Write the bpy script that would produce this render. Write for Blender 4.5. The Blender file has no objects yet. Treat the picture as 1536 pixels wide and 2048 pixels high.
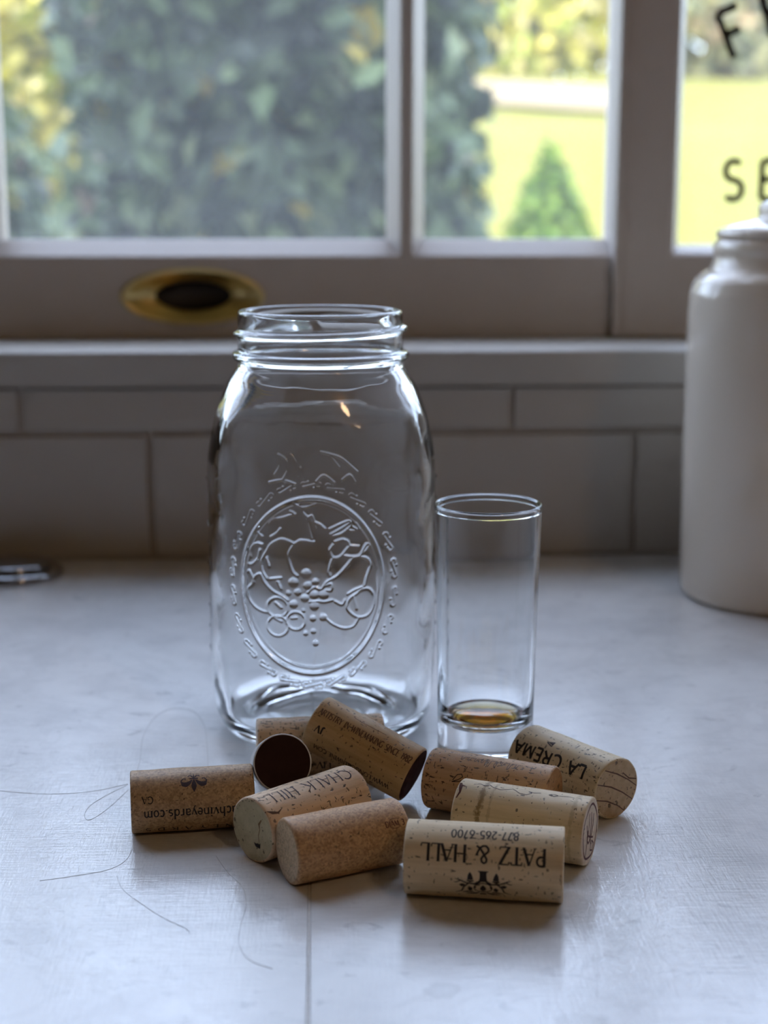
import bpy, bmesh, math, random
import numpy as np
from mathutils import Vector, Matrix, noise as mnoise

# ------------------------------------------------------------------ camera, sky, sun, exposure
S = bpy.context.scene
C = S.collection
R = math.radians
cam_d = bpy.data.cameras.new('camera'); cam = bpy.data.objects.new('camera', cam_d); C.objects.link(cam)
cam.location = (0, 0, 0.221)
cam.rotation_euler = (R(90 - 11.5), 0, R(-2.5))
cam_d.sensor_fit = 'HORIZONTAL'; cam_d.sensor_width = 36.0; cam_d.lens = 36.0 * 3000 / 1536
cam_d.clip_start = 0.02; cam_d.clip_end = 300
cam_d.dof.use_dof = True; cam_d.dof.focus_distance = 0.534; cam_d.dof.aperture_fstop = 11.0
S.camera = cam

W = bpy.data.worlds.new('sky'); S.world = W; W.use_nodes = True
wn = W.node_tree; wn.nodes.clear()
sky = wn.nodes.new('ShaderNodeTexSky'); sky.sky_type = 'NISHITA'; sky.sun_disc = False
sky.sun_elevation = R(48); sky.sun_rotation = R(200); sky.altitude = 50; sky.air_density = 1.0; sky.dust_density = 1.6
hz = wn.nodes.new('ShaderNodeMixRGB'); hz.inputs['Fac'].default_value = 0.65; hz.inputs['Color2'].default_value = (1.95, 2.18, 2.62, 1)
bgn = wn.nodes.new('ShaderNodeBackground'); bgn.inputs['Strength'].default_value = 1.7
wo = wn.nodes.new('ShaderNodeOutputWorld')
wn.links.new(sky.outputs[0], hz.inputs['Color1']); wn.links.new(hz.outputs[0], bgn.inputs['Color']); wn.links.new(bgn.outputs[0], wo.inputs['Surface'])

sun_d = bpy.data.lights.new('sun_offscreen', 'SUN'); sun = bpy.data.objects.new('sun_offscreen', sun_d); C.objects.link(sun)
sun_d.energy = 6.0; sun_d.color = (1.0, 0.93, 0.80); sun_d.angle = R(0.6)
sun.rotation_euler = Vector((-0.30, -0.80, 0.95)).to_track_quat('Z', 'Y').to_euler()

S.view_settings.view_transform = 'Standard'; S.view_settings.look = 'None'
S.view_settings.gamma = 1.0; S.view_settings.use_curve_mapping = False
S.view_settings.exposure = 0.52
S.cycles.caustics_refractive = True; S.cycles.caustics_reflective = True
S.cycles.max_bounces = 13; S.cycles.transmission_bounces = 12; S.cycles.diffuse_bounces = 4; S.cycles.glossy_bounces = 5; S.cycles.adaptive_threshold = 0.07
S.cycles.transparent_max_bounces = 16
S.cycles.sample_clamp_indirect = 6.0; S.cycles.blur_glossy = 0.5

# ------------------------------------------------------------------ helpers
rng = random.Random(7)

def tag(o, label=None, cat=None, group=None, kind=None):
    if label: o['label'] = label
    if cat: o['category'] = cat
    if group: o['group'] = group
    if kind: o['kind'] = kind
    return o

def link(name, me, mat=None, parent=None, smooth=False):
    o = bpy.data.objects.new(name, me); C.objects.link(o)
    if mat is not None:
        for m in (mat if isinstance(mat, (list, tuple)) else [mat]): me.materials.append(m)
    if smooth:
        me.polygons.foreach_set('use_smooth', [True] * len(me.polygons))
    if parent is not None: o.parent = parent
    return o

def mesh(name, V, F, mat=None, parent=None, smooth=False):
    me = bpy.data.meshes.new(name); me.from_pydata([tuple(v) for v in V], [], [tuple(f) for f in F]); me.update()
    return link(name, me, mat, parent, smooth)

def empty(name, loc=(0, 0, 0), parent=None):
    o = bpy.data.objects.new(name, None); C.objects.link(o); o.location = loc; o.empty_display_size = 0.02
    if parent is not None: o.parent = parent
    return o

def box_bm(boxes, bevel=0.0, seg=2):
    bm = bmesh.new()
    for (x0, x1, y0, y1, z0, z1) in boxes:
        vs = [bm.verts.new(p) for p in ((x0,y0,z0),(x1,y0,z0),(x1,y1,z0),(x0,y1,z0),(x0,y0,z1),(x1,y0,z1),(x1,y1,z1),(x0,y1,z1))]
        for f in ((3,2,1,0),(4,5,6,7),(0,1,5,4),(1,2,6,5),(2,3,7,6),(3,0,4,7)): bm.faces.new([vs[i] for i in f])
    if bevel > 0:
        bmesh.ops.bevel(bm, geom=bm.edges[:], offset=bevel, segments=seg, affect='EDGES', profile=0.6)
    return bm

def bm_obj(name, bm, mat=None, parent=None, smooth=False):
    me = bpy.data.meshes.new(name); bm.normal_update(); bm.to_mesh(me); bm.free()
    return link(name, me, mat, parent, smooth)

def boxes(name, bl, mat, parent=None, bevel=0.0, seg=2):
    return bm_obj(name, box_bm(bl, bevel, seg), mat, parent)

def prism(name, poly, axis, a0, a1, mat, parent=None):
    """extrude a 2-D polygon; axis 'z': poly=(x,y); axis 'x': poly=(y,z)"""
    n = len(poly); V = []
    for a in (a0, a1):
        for p in poly: V.append((p[0], p[1], a) if axis == 'z' else (a, p[0], p[1]))
    F = [tuple(range(n))[::-1], tuple(range(n, 2*n))] + [(i, (i+1) % n, n+(i+1) % n, n+i) for i in range(n)]
    bm = bmesh.new(); vs = [bm.verts.new(v) for v in V]
    for f in F: bm.faces.new([vs[i] for i in f])
    bmesh.ops.recalc_face_normals(bm, faces=bm.faces[:])
    return bm_obj(name, bm, mat, parent)

def lathe(name, prof, mat, parent=None, n=96, smooth=True, closed=False, loc=None):
    V = []; F = []; rows = []
    for (r, z) in prof:
        if r < 1e-7:
            rows.append([len(V)]); V.append((0, 0, z))
        else:
            rows.append(list(range(len(V), len(V)+n)))
            V += [(r*math.cos(2*math.pi*i/n), r*math.sin(2*math.pi*i/n), z) for i in range(n)]
    pr = list(zip(rows, rows[1:])) + ([(rows[-1], rows[0])] if closed else [])
    for a, b in pr:
        for i in range(n):
            j = (i+1) % n
            if len(a) == 1 and len(b) == 1: continue
            if len(a) == 1: F.append((a[0], b[j], b[i]))
            elif len(b) == 1: F.append((a[i], a[j], b[0]))
            else: F.append((a[i], a[j], b[j], b[i]))
    bm = bmesh.new(); vs = [bm.verts.new(v) for v in V]
    for f in F: bm.faces.new([vs[i] for i in f])
    bmesh.ops.recalc_face_normals(bm, faces=bm.faces[:])
    o = bm_obj(name, bm, mat, parent, smooth)
    if loc: o.location = loc
    return o

def rounded(pts, rads, seg=6):
    """2-D polyline with rounded corners"""
    out = []
    for i, p in enumerate(pts):
        r = rads[i]
        if r <= 0 or i == 0 or i == len(pts)-1: out.append(p); continue
        a = Vector(pts[i-1]) - Vector(p); b = Vector(pts[i+1]) - Vector(p)
        t = min(r, a.length*0.49, b.length*0.49)
        p0 = Vector(p) + a.normalized()*t; p2 = Vector(p) + b.normalized()*t
        for k in range(seg+1):
            s = k/seg; q = p0*(1-s)**2 + Vector(p)*2*s*(1-s) + p2*s*s; out.append((q.x, q.y))
    return out

def tube(name, pts, rad, mat, parent=None, n=5):
    V = []; F = []
    P = [Vector(p) for p in pts]
    for i, p in enumerate(P):
        t = (P[min(i+1, len(P)-1)] - P[max(i-1, 0)]).normalized()
        u = t.cross(Vector((0, 0, 1)));  u = u.normalized() if u.length > 1e-6 else Vector((1, 0, 0))
        w = u.cross(t)
        for k in range(n):
            a = 2*math.pi*k/n; V.append(p + u*rad*math.cos(a) + w*rad*math.sin(a))
    for i in range(len(P)-1):
        for k in range(n):
            F.append((i*n+k, i*n+(k+1) % n, (i+1)*n+(k+1) % n, (i+1)*n+k))
    return mesh(name, V, F, mat, parent, True)

def catmull(pts, per=8):
    P = [Vector(p) for p in pts]; out = []
    for i in range(len(P)-1):
        a = P[max(i-1, 0)]; b = P[i]; c = P[i+1]; d = P[min(i+2, len(P)-1)]
        for k in range(per):
            t = k/per
            out.append(0.5*((2*b) + (c-a)*t + (2*a-5*b+4*c-d)*t*t + (3*b-a-3*c+d)*t**3))
    out.append(P[-1]); return out

# ------------------------------------------------------------------ materials
class NT:
    def __init__(self, name):
        self.m = bpy.data.materials.new(name); self.m.use_nodes = True
        self.t = self.m.node_tree; self.t.nodes.clear()
        self.out = self.n('ShaderNodeOutputMaterial')
    def n(self, typ, **kw):
        nd = self.t.nodes.new(typ)
        for k, v in kw.items():
            if k.startswith('i_'): nd.inputs[k[2:].replace('_', ' ')].default_value = v
            else: setattr(nd, k, v)
        return nd
    def l(self, a, b): self.t.links.new(a, b)
    def coord(self, scale=(1, 1, 1), kind='Object', loc=(0, 0, 0), rot=(0, 0, 0)):
        tc = self.n('ShaderNodeTexCoord'); mp = self.n('ShaderNodeMapping')
        mp.inputs['Scale'].default_value = scale; mp.inputs['Location'].default_value = loc; mp.inputs['Rotation'].default_value = rot
        self.l(tc.outputs[kind], mp.inputs['Vector']); return mp.outputs['Vector']
    def noise(self, vec, scale, detail=3, rough=0.55, dist=0.0):
        nd = self.n('ShaderNodeTexNoise'); nd.inputs['Scale'].default_value = scale; nd.inputs['Detail'].default_value = detail
        nd.inputs['Roughness'].default_value = rough; nd.inputs['Distortion'].default_value = dist
        self.l(vec, nd.inputs['Vector']); return nd.outputs['Fac']
    def ramp(self, fac, stops, interp='LINEAR'):
        nd = self.n('ShaderNodeValToRGB'); cr = nd.color_ramp; cr.interpolation = interp
        while len(cr.elements) < len(stops): cr.elements.new(0.5)
        for e, (p, c) in zip(cr.elements, stops):
            e.position = p; e.color = (c, c, c, 1) if isinstance(c, (int, float)) else tuple(c) + (1,)
        self.l(fac, nd.inputs['Fac']); return nd.outputs['Color']
    def mix(self, fac, a, b, mode='MIX'):
        nd = self.n('ShaderNodeMixRGB', blend_type=mode)
        for s, v in (('Fac', fac), ('Color1', a), ('Color2', b)):
            if hasattr(v, 'is_linked') or hasattr(v, 'links'): self.l(v, nd.inputs[s])
            elif s == 'Fac': nd.inputs[s].default_value = v
            else: nd.inputs[s].default_value = (v, v, v, 1) if isinstance(v, (int, float)) else tuple(v) + (1,)
        return nd.outputs['Color']
    def math(self, op, a, b=None, c=None, clamp=False):
        nd = self.n('ShaderNodeMath', operation=op, use_clamp=clamp)
        for i, v in enumerate((a, b, c)):
            if v is None: continue
            if hasattr(v, 'links'): self.l(v, nd.inputs[i])
            else: nd.inputs[i].default_value = v
        return nd.outputs[0]
    def bsdf(self, color=None, rough=0.5, **kw):
        p = self.n('ShaderNodeBsdfPrincipled')
        if color is not None:
            if hasattr(color, 'links'): self.l(color, p.inputs['Base Color'])
            else: p.inputs['Base Color'].default_value = tuple(color) + (1,)
        if hasattr(rough, 'links'): self.l(rough, p.inputs['Roughness'])
        else: p.inputs['Roughness'].default_value = rough
        for k, v in kw.items():
            s = p.inputs[k.replace('_', ' ')]
            if hasattr(v, 'links'): self.l(v, s)
            else: s.default_value = v
        self.p = p; self.l(p.outputs[0], self.out.inputs['Surface']); return p
    def bump(self, h, strength=0.3, dist=0.0005):
        b = self.n('ShaderNodeBump'); b.inputs['Strength'].default_value = strength; b.inputs['Distance'].default_value = dist
        self.l(h, b.inputs['Height']); self.l(b.outputs[0], self.p.inputs['Normal'])

def paint(name, col, rough=0.45, var=0.05, scale=30, **kw):
    t = NT(name); v = t.coord()
    nz = t.noise(v, scale, 4)
    c = t.mix(nz, [x*(1-var) for x in col], [min(1, x*(1+var)) for x in col])
    t.bsdf(c, rough, **kw); t.bump(nz, 0.08, 0.0004); return t.m

def glass_mat(name, ior=1.5, col=(1, 1, 1), rough=0.0):
    t = NT(name); g = t.n('ShaderNodeBsdfGlass'); g.inputs['IOR'].default_value = ior; g.inputs['Color'].default_value = tuple(col)+(1,)
    g.inputs['Roughness'].default_value = rough; t.l(g.outputs[0], t.out.inputs['Surface']); return t.m

def pane_mat():
    # thin window glass: clear, Fresnel sheen, a thin blotchy film of dust
    t = NT('window_glass'); tr = t.n('ShaderNodeBsdfTransparent'); gl = t.n('ShaderNodeBsdfGlossy'); gl.inputs['Roughness'].default_value = 0.0
    fr = t.n('ShaderNodeFresnel'); ge = t.n('ShaderNodeNewGeometry')
    t.l(t.math('MULTIPLY_ADD', ge.outputs['Backfacing'], 1/1.45-1.45, 1.45), fr.inputs['IOR'])   # same sheen on both faces of the thin sheet
    m1 = t.n('ShaderNodeMixShader'); t.l(fr.outputs[0], m1.inputs[0]); t.l(tr.outputs[0], m1.inputs[1]); t.l(gl.outputs[0], m1.inputs[2])
    df = t.n('ShaderNodeBsdfTranslucent'); df.inputs['Color'].default_value = (0.8, 0.82, 0.84, 1)
    nz = t.noise(t.coord(), 25, 4)
    f = t.math('MULTIPLY', t.math('ADD', nz, 0.35), 0.05)
    m2 = t.n('ShaderNodeMixShader'); t.l(f, m2.inputs[0]); t.l(m1.outputs[0], m2.inputs[1]); t.l(df.outputs[0], m2.inputs[2])
    t.l(m2.outputs[0], t.out.inputs['Surface']); return t.m

def marble_mat():
    t = NT('honed_marble'); v = t.coord()
    warp = t.noise(v, 5, 4, 0.6)
    big = t.ramp(t.noise(v, 3.2, 6, 0.62, 1.2), [(0.30, (0.62, 0.625, 0.64)), (0.50, (0.76, 0.765, 0.77)), (0.72, (0.82, 0.82, 0.82))])
    vein = t.ramp(t.noise(t.coord((1, 1.6, 1), rot=(0, 0, 0.6)), 11, 7, 0.65, 1.8), [(0.455, 0), (0.50, 1), (0.545, 0)])
    patch = t.ramp(t.noise(v, 26, 4, 0.6), [(0.48, 0), (0.72, 1)])
    col = t.mix(t.math('MULTIPLY', vein, 0.13), big, (0.40, 0.41, 0.43))
    col = t.mix(t.math('MULTIPLY', patch, 0.42), col, (0.50, 0.51, 0.53))
    smudge = t.ramp(t.noise(t.coord((1, 1.5, 1), rot=(0, 0, -0.4)), 75, 5, 0.65, 0.6), [(0.60, 0), (0.70, 1)])
    col = t.mix(t.math('MULTIPLY', smudge, 0.42), col, (0.33, 0.34, 0.37))
    speck = t.ramp(t.noise(v, 330, 3, 0.6), [(0.66, 0), (0.74, 1)])
    col = t.mix(t.math('MULTIPLY', speck, 0.16), col, (0.35, 0.36, 0.38))
    # dried drips and faint stains
    tc = t.n('ShaderNodeTexCoord')
    for (x, y, rx, ry, k) in ((0.0344, 0.3947, 0.0060, 0.0050, 0.34), (0.0709, 0.3765, 0.0085, 0.0045, 0.30), (0.0870, 0.3841, 0.006, 0.003, 0.15), (0.0510, 0.4162, 0.002, 0.0025, 0.25)):
        mp = t.n('ShaderNodeMapping'); mp.vector_type = 'TEXTURE'; mp.inputs['Location'].default_value = (x, y, 0); mp.inputs['Scale'].default_value = (rx, ry, 1)
        t.l(tc.outputs['Object'], mp.inputs['Vector'])
        ln = t.n('ShaderNodeVectorMath', operation='LENGTH'); t.l(mp.outputs[0], ln.inputs[0])
        d = t.math('ADD', ln.outputs['Value'], t.math('MULTIPLY', t.math('SUBTRACT', t.noise(v, 160, 2), 0.5), 0.9))
        f = t.ramp(d, [(0.80, k), (1.0, 0)])
        col = t.mix(f, col, (0.42, 0.42, 0.43))
    # polish worn by wiping: fine scratches in all directions
    s1 = t.noise(t.coord((60, 900, 1), rot=(0, 0, 0.35)), 1.0, 3, 0.6)
    s2 = t.noise(t.coord((900, 90, 1), rot=(0, 0, -0.9)), 1.0, 3, 0.6)
    s3 = t.noise(v, 210, 5, 0.7)
    # dull, rubbed patches among the polish
    worn = t.ramp(t.noise(t.coord((1, 2.2, 1)), 42, 6, 0.7), [(0.42, 0), (0.62, 1)])
    sc = t.math('ADD', t.math('ADD', s1, s2), s3)
    rough = t.n('ShaderNodeMapRange'); rough.inputs['From Min'].default_value = 1.1; rough.inputs['From Max'].default_value = 1.9
    rough.inputs['To Min'].default_value = 0.02; rough.inputs['To Max'].default_value = 0.11
    t.l(sc, rough.inputs['Value'])
    rf = t.math('MULTIPLY_ADD', worn, 0.10, rough.outputs[0])
    t.bsdf(col, rf, Specular_IOR_Level=0.75)
    t.bump(sc, 0.32, 0.0003); return t.m

def cork_mat(name, c0, c1, pit=(0.035, 0.018, 0.01), pits=0.5, agg=False, stain=None, seed=0.0, spec=0.5, rgh=0.52):
    """natural cork: soft lengthwise bands and dark lenticels; agglomerated: pressed granules"""
    t = NT(name); off = (seed*0.37, seed*0.11, seed*0.23)
    v = t.coord(loc=off)
    if agg:
        vo = t.n('ShaderNodeTexVoronoi', feature='F1'); vo.inputs['Scale'].default_value = 1500; t.l(v, vo.inputs['Vector'])
        g = t.n('ShaderNodeSeparateColor'); t.l(vo.outputs['Color'], g.inputs[0])
        col = t.ramp(g.outputs[0], [(0.0, c0), (0.55, c1), (0.95, [min(1, x*1.15) for x in c1])])
        big = t.noise(v, 420, 4); col = t.mix(t.ramp(big, [(0.40, 0.32), (0.65, 0)]), col, c0)
        dots = t.ramp(t.noise(v, 1000, 2, 0.5), [(0.665, 0), (0.71, 1)])
        col = t.mix(t.math('MULTIPLY', dots, 0.75), col, pit)
        h = t.math('ADD', g.outputs[1], t.math('MULTIPLY', dots, -1.5)); bd = 0.00018
    else:
        band = t.noise(t.coord((18, 330, 330), loc=off), 1.0, 4, 0.6)
        col = t.ramp(band, [(0.30, c0), (0.60, c1), (0.8, [min(1, x*1.08) for x in c1])])
        d1 = t.noise(t.coord((330, 900, 900), loc=off), 1.0, 2, 0.5)
        lo = 0.70 - 0.09*pits
        dots = t.ramp(d1, [(lo, 0), (lo+0.03, 1)])
        d2 = t.noise(t.coord((900, 420, 420), loc=off), 1.0, 1, 0.5)
        dots2 = t.ramp(d2, [(lo+0.015, 0), (lo+0.04, 0.8)])
        dd = t.math('MAXIMUM', dots, dots2)
        col = t.mix(dd, col, pit)
        fine = t.noise(v, 1400, 3)
        col = t.mix(t.math('MULTIPLY', fine, 0.25), col, c0)
        h = t.math('ADD', t.math('MULTIPLY', band, 0.5), t.math('MULTIPLY', dd, -1.4)); bd = 0.00022
    tc = t.n('ShaderNodeTexCoord'); sp = t.n('ShaderNodeSeparateXYZ'); t.l(tc.outputs['Object'], sp.inputs[0])
    for st in (stain or ()):
        u0, w, sc_, k, scol = st
        a = t.math('ABSOLUTE', t.math('SUBTRACT', sp.outputs['X'], u0))
        a = t.math('ADD', t.math('DIVIDE', a, w), t.math('MULTIPLY', t.math('SUBTRACT', t.noise(v, sc_, 4, 0.7), 0.47), 4.0))
        col = t.mix(t.ramp(a, [(0.35, k), (0.95, 0)]), col, scol)
    t.bsdf(col, rgh, Specular_IOR_Level=spec); t.bump(h, 0.6, bd); return t.m

def leaf_mat():
    t = NT('leaf_greens'); at = t.n('ShaderNodeVertexColor', layer_name='leaf')
    p = t.bsdf(at.outputs['Color'], 0.45); t.p.inputs['Specular IOR Level'].default_value = 0.4
    tl = t.n('ShaderNodeBsdfTranslucent'); t.l(at.outputs['Color'], tl.inputs['Color'])
    m = t.n('ShaderNodeMixShader'); m.inputs[0].default_value = 0.3; t.l(p.outputs[0], m.inputs[1]); t.l(tl.outputs[0], m.inputs[2])
    t.l(m.outputs[0], t.out.inputs['Surface']); return t.m

M = {}
M['white_paint'] = paint('window_paint', (0.54, 0.49, 0.45), 0.42)
M['sill'] = paint('sill_stone', (0.40, 0.375, 0.34), 0.38)
M['tile'] = paint('tile_glaze', (0.40, 0.365, 0.325), 0.16, 0.03, 14)
M['grout'] = paint('grout', (0.36, 0.31, 0.26), 0.9, 0.12, 200)
M['plaster'] = paint('plaster', (0.38, 0.31, 0.235), 0.85)
M['floor'] = paint('floor_oak', (0.20, 0.12, 0.065), 0.5, 0.25, 9)
M['render'] = paint('house_render', (0.55, 0.52, 0.48), 0.9)
M['marble'] = marble_mat()
M['seam'] = paint('seam_resin', (0.62, 0.60, 0.58), 0.35, 0.25, 400)
M['pane'] = pane_mat()
M['glass'] = glass_mat('clear_glass', 1.50, (0.985, 0.99, 0.992))
M['liquor'] = glass_mat('amber_liquor', 1.36)
_t = M['liquor'].node_tree; _v = _t.nodes.new('ShaderNodeVolumeAbsorption'); _v.inputs['Color'].default_value = (0.96, 0.80, 0.10, 1); _v.inputs['Density'].default_value = 2300.0
_t.links.new(_v.outputs[0], [n for n in _t.nodes if n.type == 'OUTPUT_MATERIAL'][0].inputs['Volume'])
M['ceramic'] = paint('canister_glaze', (0.74, 0.65, 0.54), 0.10, 0.02, 20, Coat_Weight=0.3)
t = NT('aged_brass'); nz = t.noise(t.coord(), 90, 4); t.bsdf(t.mix(nz, (0.74, 0.58, 0.24), (0.86, 0.71, 0.36)), 0.36, Metallic=1.0); M['brass'] = t.m
t = NT('bronze_hole_shade'); nz = t.noise(t.coord(), 120, 3); t.bsdf(t.mix(nz, (0.010, 0.007, 0.006), (0.02, 0.013, 0.01)), 0.6); M['shaded_bronze'] = t.m  # bronze taken near black: the hole's shade is put into the colour
t = NT('chrome'); nz = t.noise(t.coord(), 40, 3); t.bsdf((0.40, 0.41, 0.44), t.math('MULTIPLY_ADD', nz, 0.06, 0.03), Metallic=1.0); M['chrome'] = t.m
M['leaf'] = leaf_mat()
M['bark'] = paint('bark', (0.10, 0.075, 0.055), 0.9, 0.3, 40)
M['hair'] = paint('hair_fibre', (0.20, 0.18, 0.175), 0.5)
M['black_vinyl'] = paint('black_vinyl', (0.012, 0.012, 0.012), 0.5)
def ink(name, col): return paint(name, col, 0.7, 0.3, 900)
M['ink'] = ink('black_ink', (0.018, 0.014, 0.016))
M['ink_violet'] = ink('violet_black_ink', (0.05, 0.035, 0.05))
M['ink_grey'] = ink('faded_grey_ink', (0.19, 0.16, 0.15))
M['ink_red'] = ink('wine_red_print', (0.11, 0.025, 0.020))
M['ink_brown'] = ink('brown_print', (0.12, 0.06, 0.035))

# ------------------------------------------------------------------ the room shell
WY = 0.940            # face of the backsplash tiles
SILL = 0.133          # top of the window sill
HEAD = 1.16           # top of the window opening
XL, XR = -0.76, 0.80  # sides of the window opening
def struct(o): o['kind'] = 'structure'; return o

wall = struct(boxes('wall_back', [(-1.9, 1.9, WY+0.0026, 1.13, -0.9, 0.112), (-1.9, XL, WY+0.0026, 1.13, 0.112, HEAD), (XR, 1.9, WY+0.0026, 1.13, 0.112, HEAD), (-1.9, 1.9, WY+0.0026, 1.13, HEAD, 1.56)], M['grout']))
struct(boxes('unseen_shade_wall', [(-4.5, 4.5, 0.98, 1.13, 1.56, 4.0), (-4.5, -1.9, 0.98, 1.13, -0.9, 1.56), (1.9, 4.5, 0.98, 1.13, -0.9, 1.56)], M['render']))  # unseen house wall, made tall so its shadow covers the hedge
struct(boxes('wall_left', [(-1.95, -1.9, -2.6, WY+0.1, -0.9, 1.56)], M['plaster']))
struct(boxes('wall_right', [(1.9, 1.95, -2.6, WY+0.1, -0.9, 1.56)], M['plaster']))
struct(boxes('wall_front', [(-1.95, 1.95, -2.65, -2.6, -0.9, 1.56)], M['plaster']))
struct(boxes('ceiling', [(-1.95, 1.95, -2.65, 1.13, 1.56, 1.62)], M['plaster']))
struct(boxes('floor', [(-1.95, 1.95, -2.65, 1.13, -0.95, -0.9)], M['floor']))

# the room has a warm lamp behind the camera: its orange glints show on the jar's shoulder
lamp = empty('ceiling_lamp_offscreen', (0.75, -0.9, 1.56)); tag(lamp, 'warm ceiling lamp in the room whose orange glints show on the jar', 'lamp')
t = NT('warm_opal'); e_ = t.n('ShaderNodeEmission'); e_.inputs['Color'].default_value = (1.0, 0.66, 0.36, 1); e_.inputs['Strength'].default_value = 22.0; t.l(e_.outputs[0], t.out.inputs['Surface']); M['opal'] = t.m
lathe('canopy', [(0, 0), (.06, 0), (.06, -.015), (.02, -.03), (.012, -.06), (0, -.06)], M['brass'], lamp, 32)
lathe('globe_offscreen', [(0, -.055), (.03, -.058), (.07, -.085), (.09, -.13), (.075, -.175), (.04, -.20), (0, -.21)], M['opal'], lamp, 32)

# backsplash tiles, each a piece of its own
def tile_mesh(w, h, nm):
    bm = box_bm([(0, w, 0, 0.006, 0, h)], 0.0011, 2); me = bpy.data.meshes.new(nm); bm.to_mesh(me); bm.free(); me.materials.append(M['tile']); return me
G = 0.0034; TW = 0.3082
big_t = tile_mesh(TW-G, 0.0775, 'tile'); cut_t = tile_mesh(TW-G, 0.0265, 'tile')
for row, (j0, z0, me) in enumerate(((-0.107, 0.0022, big_t), (-0.1862, 0.0831, cut_t))):
    for k in range(-3, 3):
        o = bpy.data.objects.new('tile', me); C.objects.link(o); o.parent = wall
        o.location = (j0 + k*TW + G/2, WY + rng.uniform(-0.0003, 0.0003), z0)

sill = struct(prism('trim_1', rounded([(0.9345, 0.1115), (0.9345, SILL), (1.20, SILL-0.004), (1.20, 0.1115)], [0, 0.003, 0, 0], 5) , 'x', XL, XR, M['sill']))
sill['label'] = 'pale grey window sill slab with rounded front edge'

# ------------------------------------------------------------------ windows
def ell_plate(name, x0, x1, z0, z1, cx, cz, rx, rz, y, depth, mat, parent, n=64):
    """flat plate with an elliptical hole and the wall of that hole"""
    V = []; F = []
    for i in range(n):
        a = 2*math.pi*(i+0.5)/n; c, s = math.cos(a), math.sin(a)
        V.append((cx+rx*c, y, cz+rz*s))
    for i in range(n):
        a = 2*math.pi*(i+0.5)/n; c, s = math.cos(a), math.sin(a)
        hx = (x1-cx) if c > 0 else (cx-x0); hz_ = (z1-cz) if s > 0 else (cz-z0)
        k = min(hx/abs(c) if abs(c) > 1e-6 else 9, hz_/abs(s) if abs(s) > 1e-6 else 9)
        V.append((cx+k*c, y, cz+k*s))
    for i in range(n): V.append((V[i][0], y+depth, V[i][2]))
    for i in range(n):
        j = (i+1) % n; F.append((i, n+i, n+j, j)); F.append((i, j, 2*n+j, 2*n+i))
    # the four corners left between the fan and the rectangle
    q = len(V); V += [(x1, y, z1), (x0, y, z1), (x0, y, z0), (x1, y, z0)]
    for k, (sx, sz) in enumerate(((1, 1), (-1, 1), (-1, -1), (1, -1))):
        best = None
        for i in range(n):
            j = (i+1) % n; a, b = V[n+i], V[n+j]
            if abs(a[0]-b[0]) > 1e-6 and abs(a[2]-b[2]) > 1e-6 and (a[0]-cx)*sx > 0 and (a[2]-cz)*sz > 0 and (b[0]-cx)*sx > 0 and (b[2]-cz)*sz > 0: best = (n+i, n+j)
        if best: F.append((best[0], q+k, best[1]))
    return mesh(name, V, F, mat, parent)

GY = 1.068   # glass plane of the sliding sash
FY = 1.048   # front face of the sliding sash
w1 = struct(empty('window_1', (0, 0, 0))); w1['label'] = 'sliding sash with divided panes and brass flush pull in its bottom rail'
RT = 0.1862  # top of the flat of the bottom rail
px0, px1 = -0.150, -0.022
rail = boxes('bottom_rail', [(XL, px0, FY, 1.086, SILL-0.001, RT), (px1, 0.2045, FY, 1.086, SILL-0.001, RT), (px0, px1, FY+0.018, 1.086, SILL-0.001, RT)], M['white_paint'], w1)
ell_plate('rail_face', px0, px1, SILL-0.001, RT, -0.0864, 0.1603, 0.0478, 0.0178, FY, 0.018, M['white_paint'], rail)
boxes('rail_cap', [(px0, px1, FY+0.0005, FY+0.018, RT-0.0016, RT)], M['white_paint'], rail)
prism('glazing_bead', [(FY, RT), (FY+0.0005, RT+0.0015), (GY-0.002, RT+0.0125), (GY+0.012, RT+0.0125), (GY+0.016, RT)], 'x', XL+0.04, 0.2045, M['white_paint'], w1)
MUNT = [(-0.0132, GY), (-0.0125, GY-0.004), (-0.0045, FY+0.001), (-0.003, FY), (0.003, FY), (0.0045, FY+0.001), (0.0125, GY-0.004), (0.0132, GY), (0.0125, GY+0.012), (-0.0125, GY+0.012)]
mx = [0.0612, -0.2290, -0.5190]
for x in mx:
    prism('muntin', [(p[0]+x, p[1]) for p in MUNT], 'z', RT, HEAD-0.04, M['white_paint'], w1)
prism('cross_muntin', [(GY-0.018, 0.640), (FY+0.004, 0.644), (FY+0.004, 0.650), (GY-0.018, 0.654), (GY+0.010, 0.654), (GY+0.010, 0.640)], 'x', XL+0.04, 0.2045, M['white_paint'], w1)
boxes('stile', [(XL, XL+0.045, FY, 1.086, RT, HEAD)], M['white_paint'], w1, 0.002)
boxes('top_rail', [(XL, 0.2045, FY, 1.086, HEAD-0.045, HEAD)], M['white_paint'], w1, 0.002)
edges = [XL+0.045] + sorted(mx) + [0.2095]
for a, b in zip(edges, edges[1:]):
    for z0, z1 in ((RT+0.006, 0.6465), (0.6475, HEAD-0.04)):
        boxes('pane', [(a+0.002, b-0.002, GY+0.001, GY+0.0016, z0, z1)], M['pane'], w1)

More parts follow.
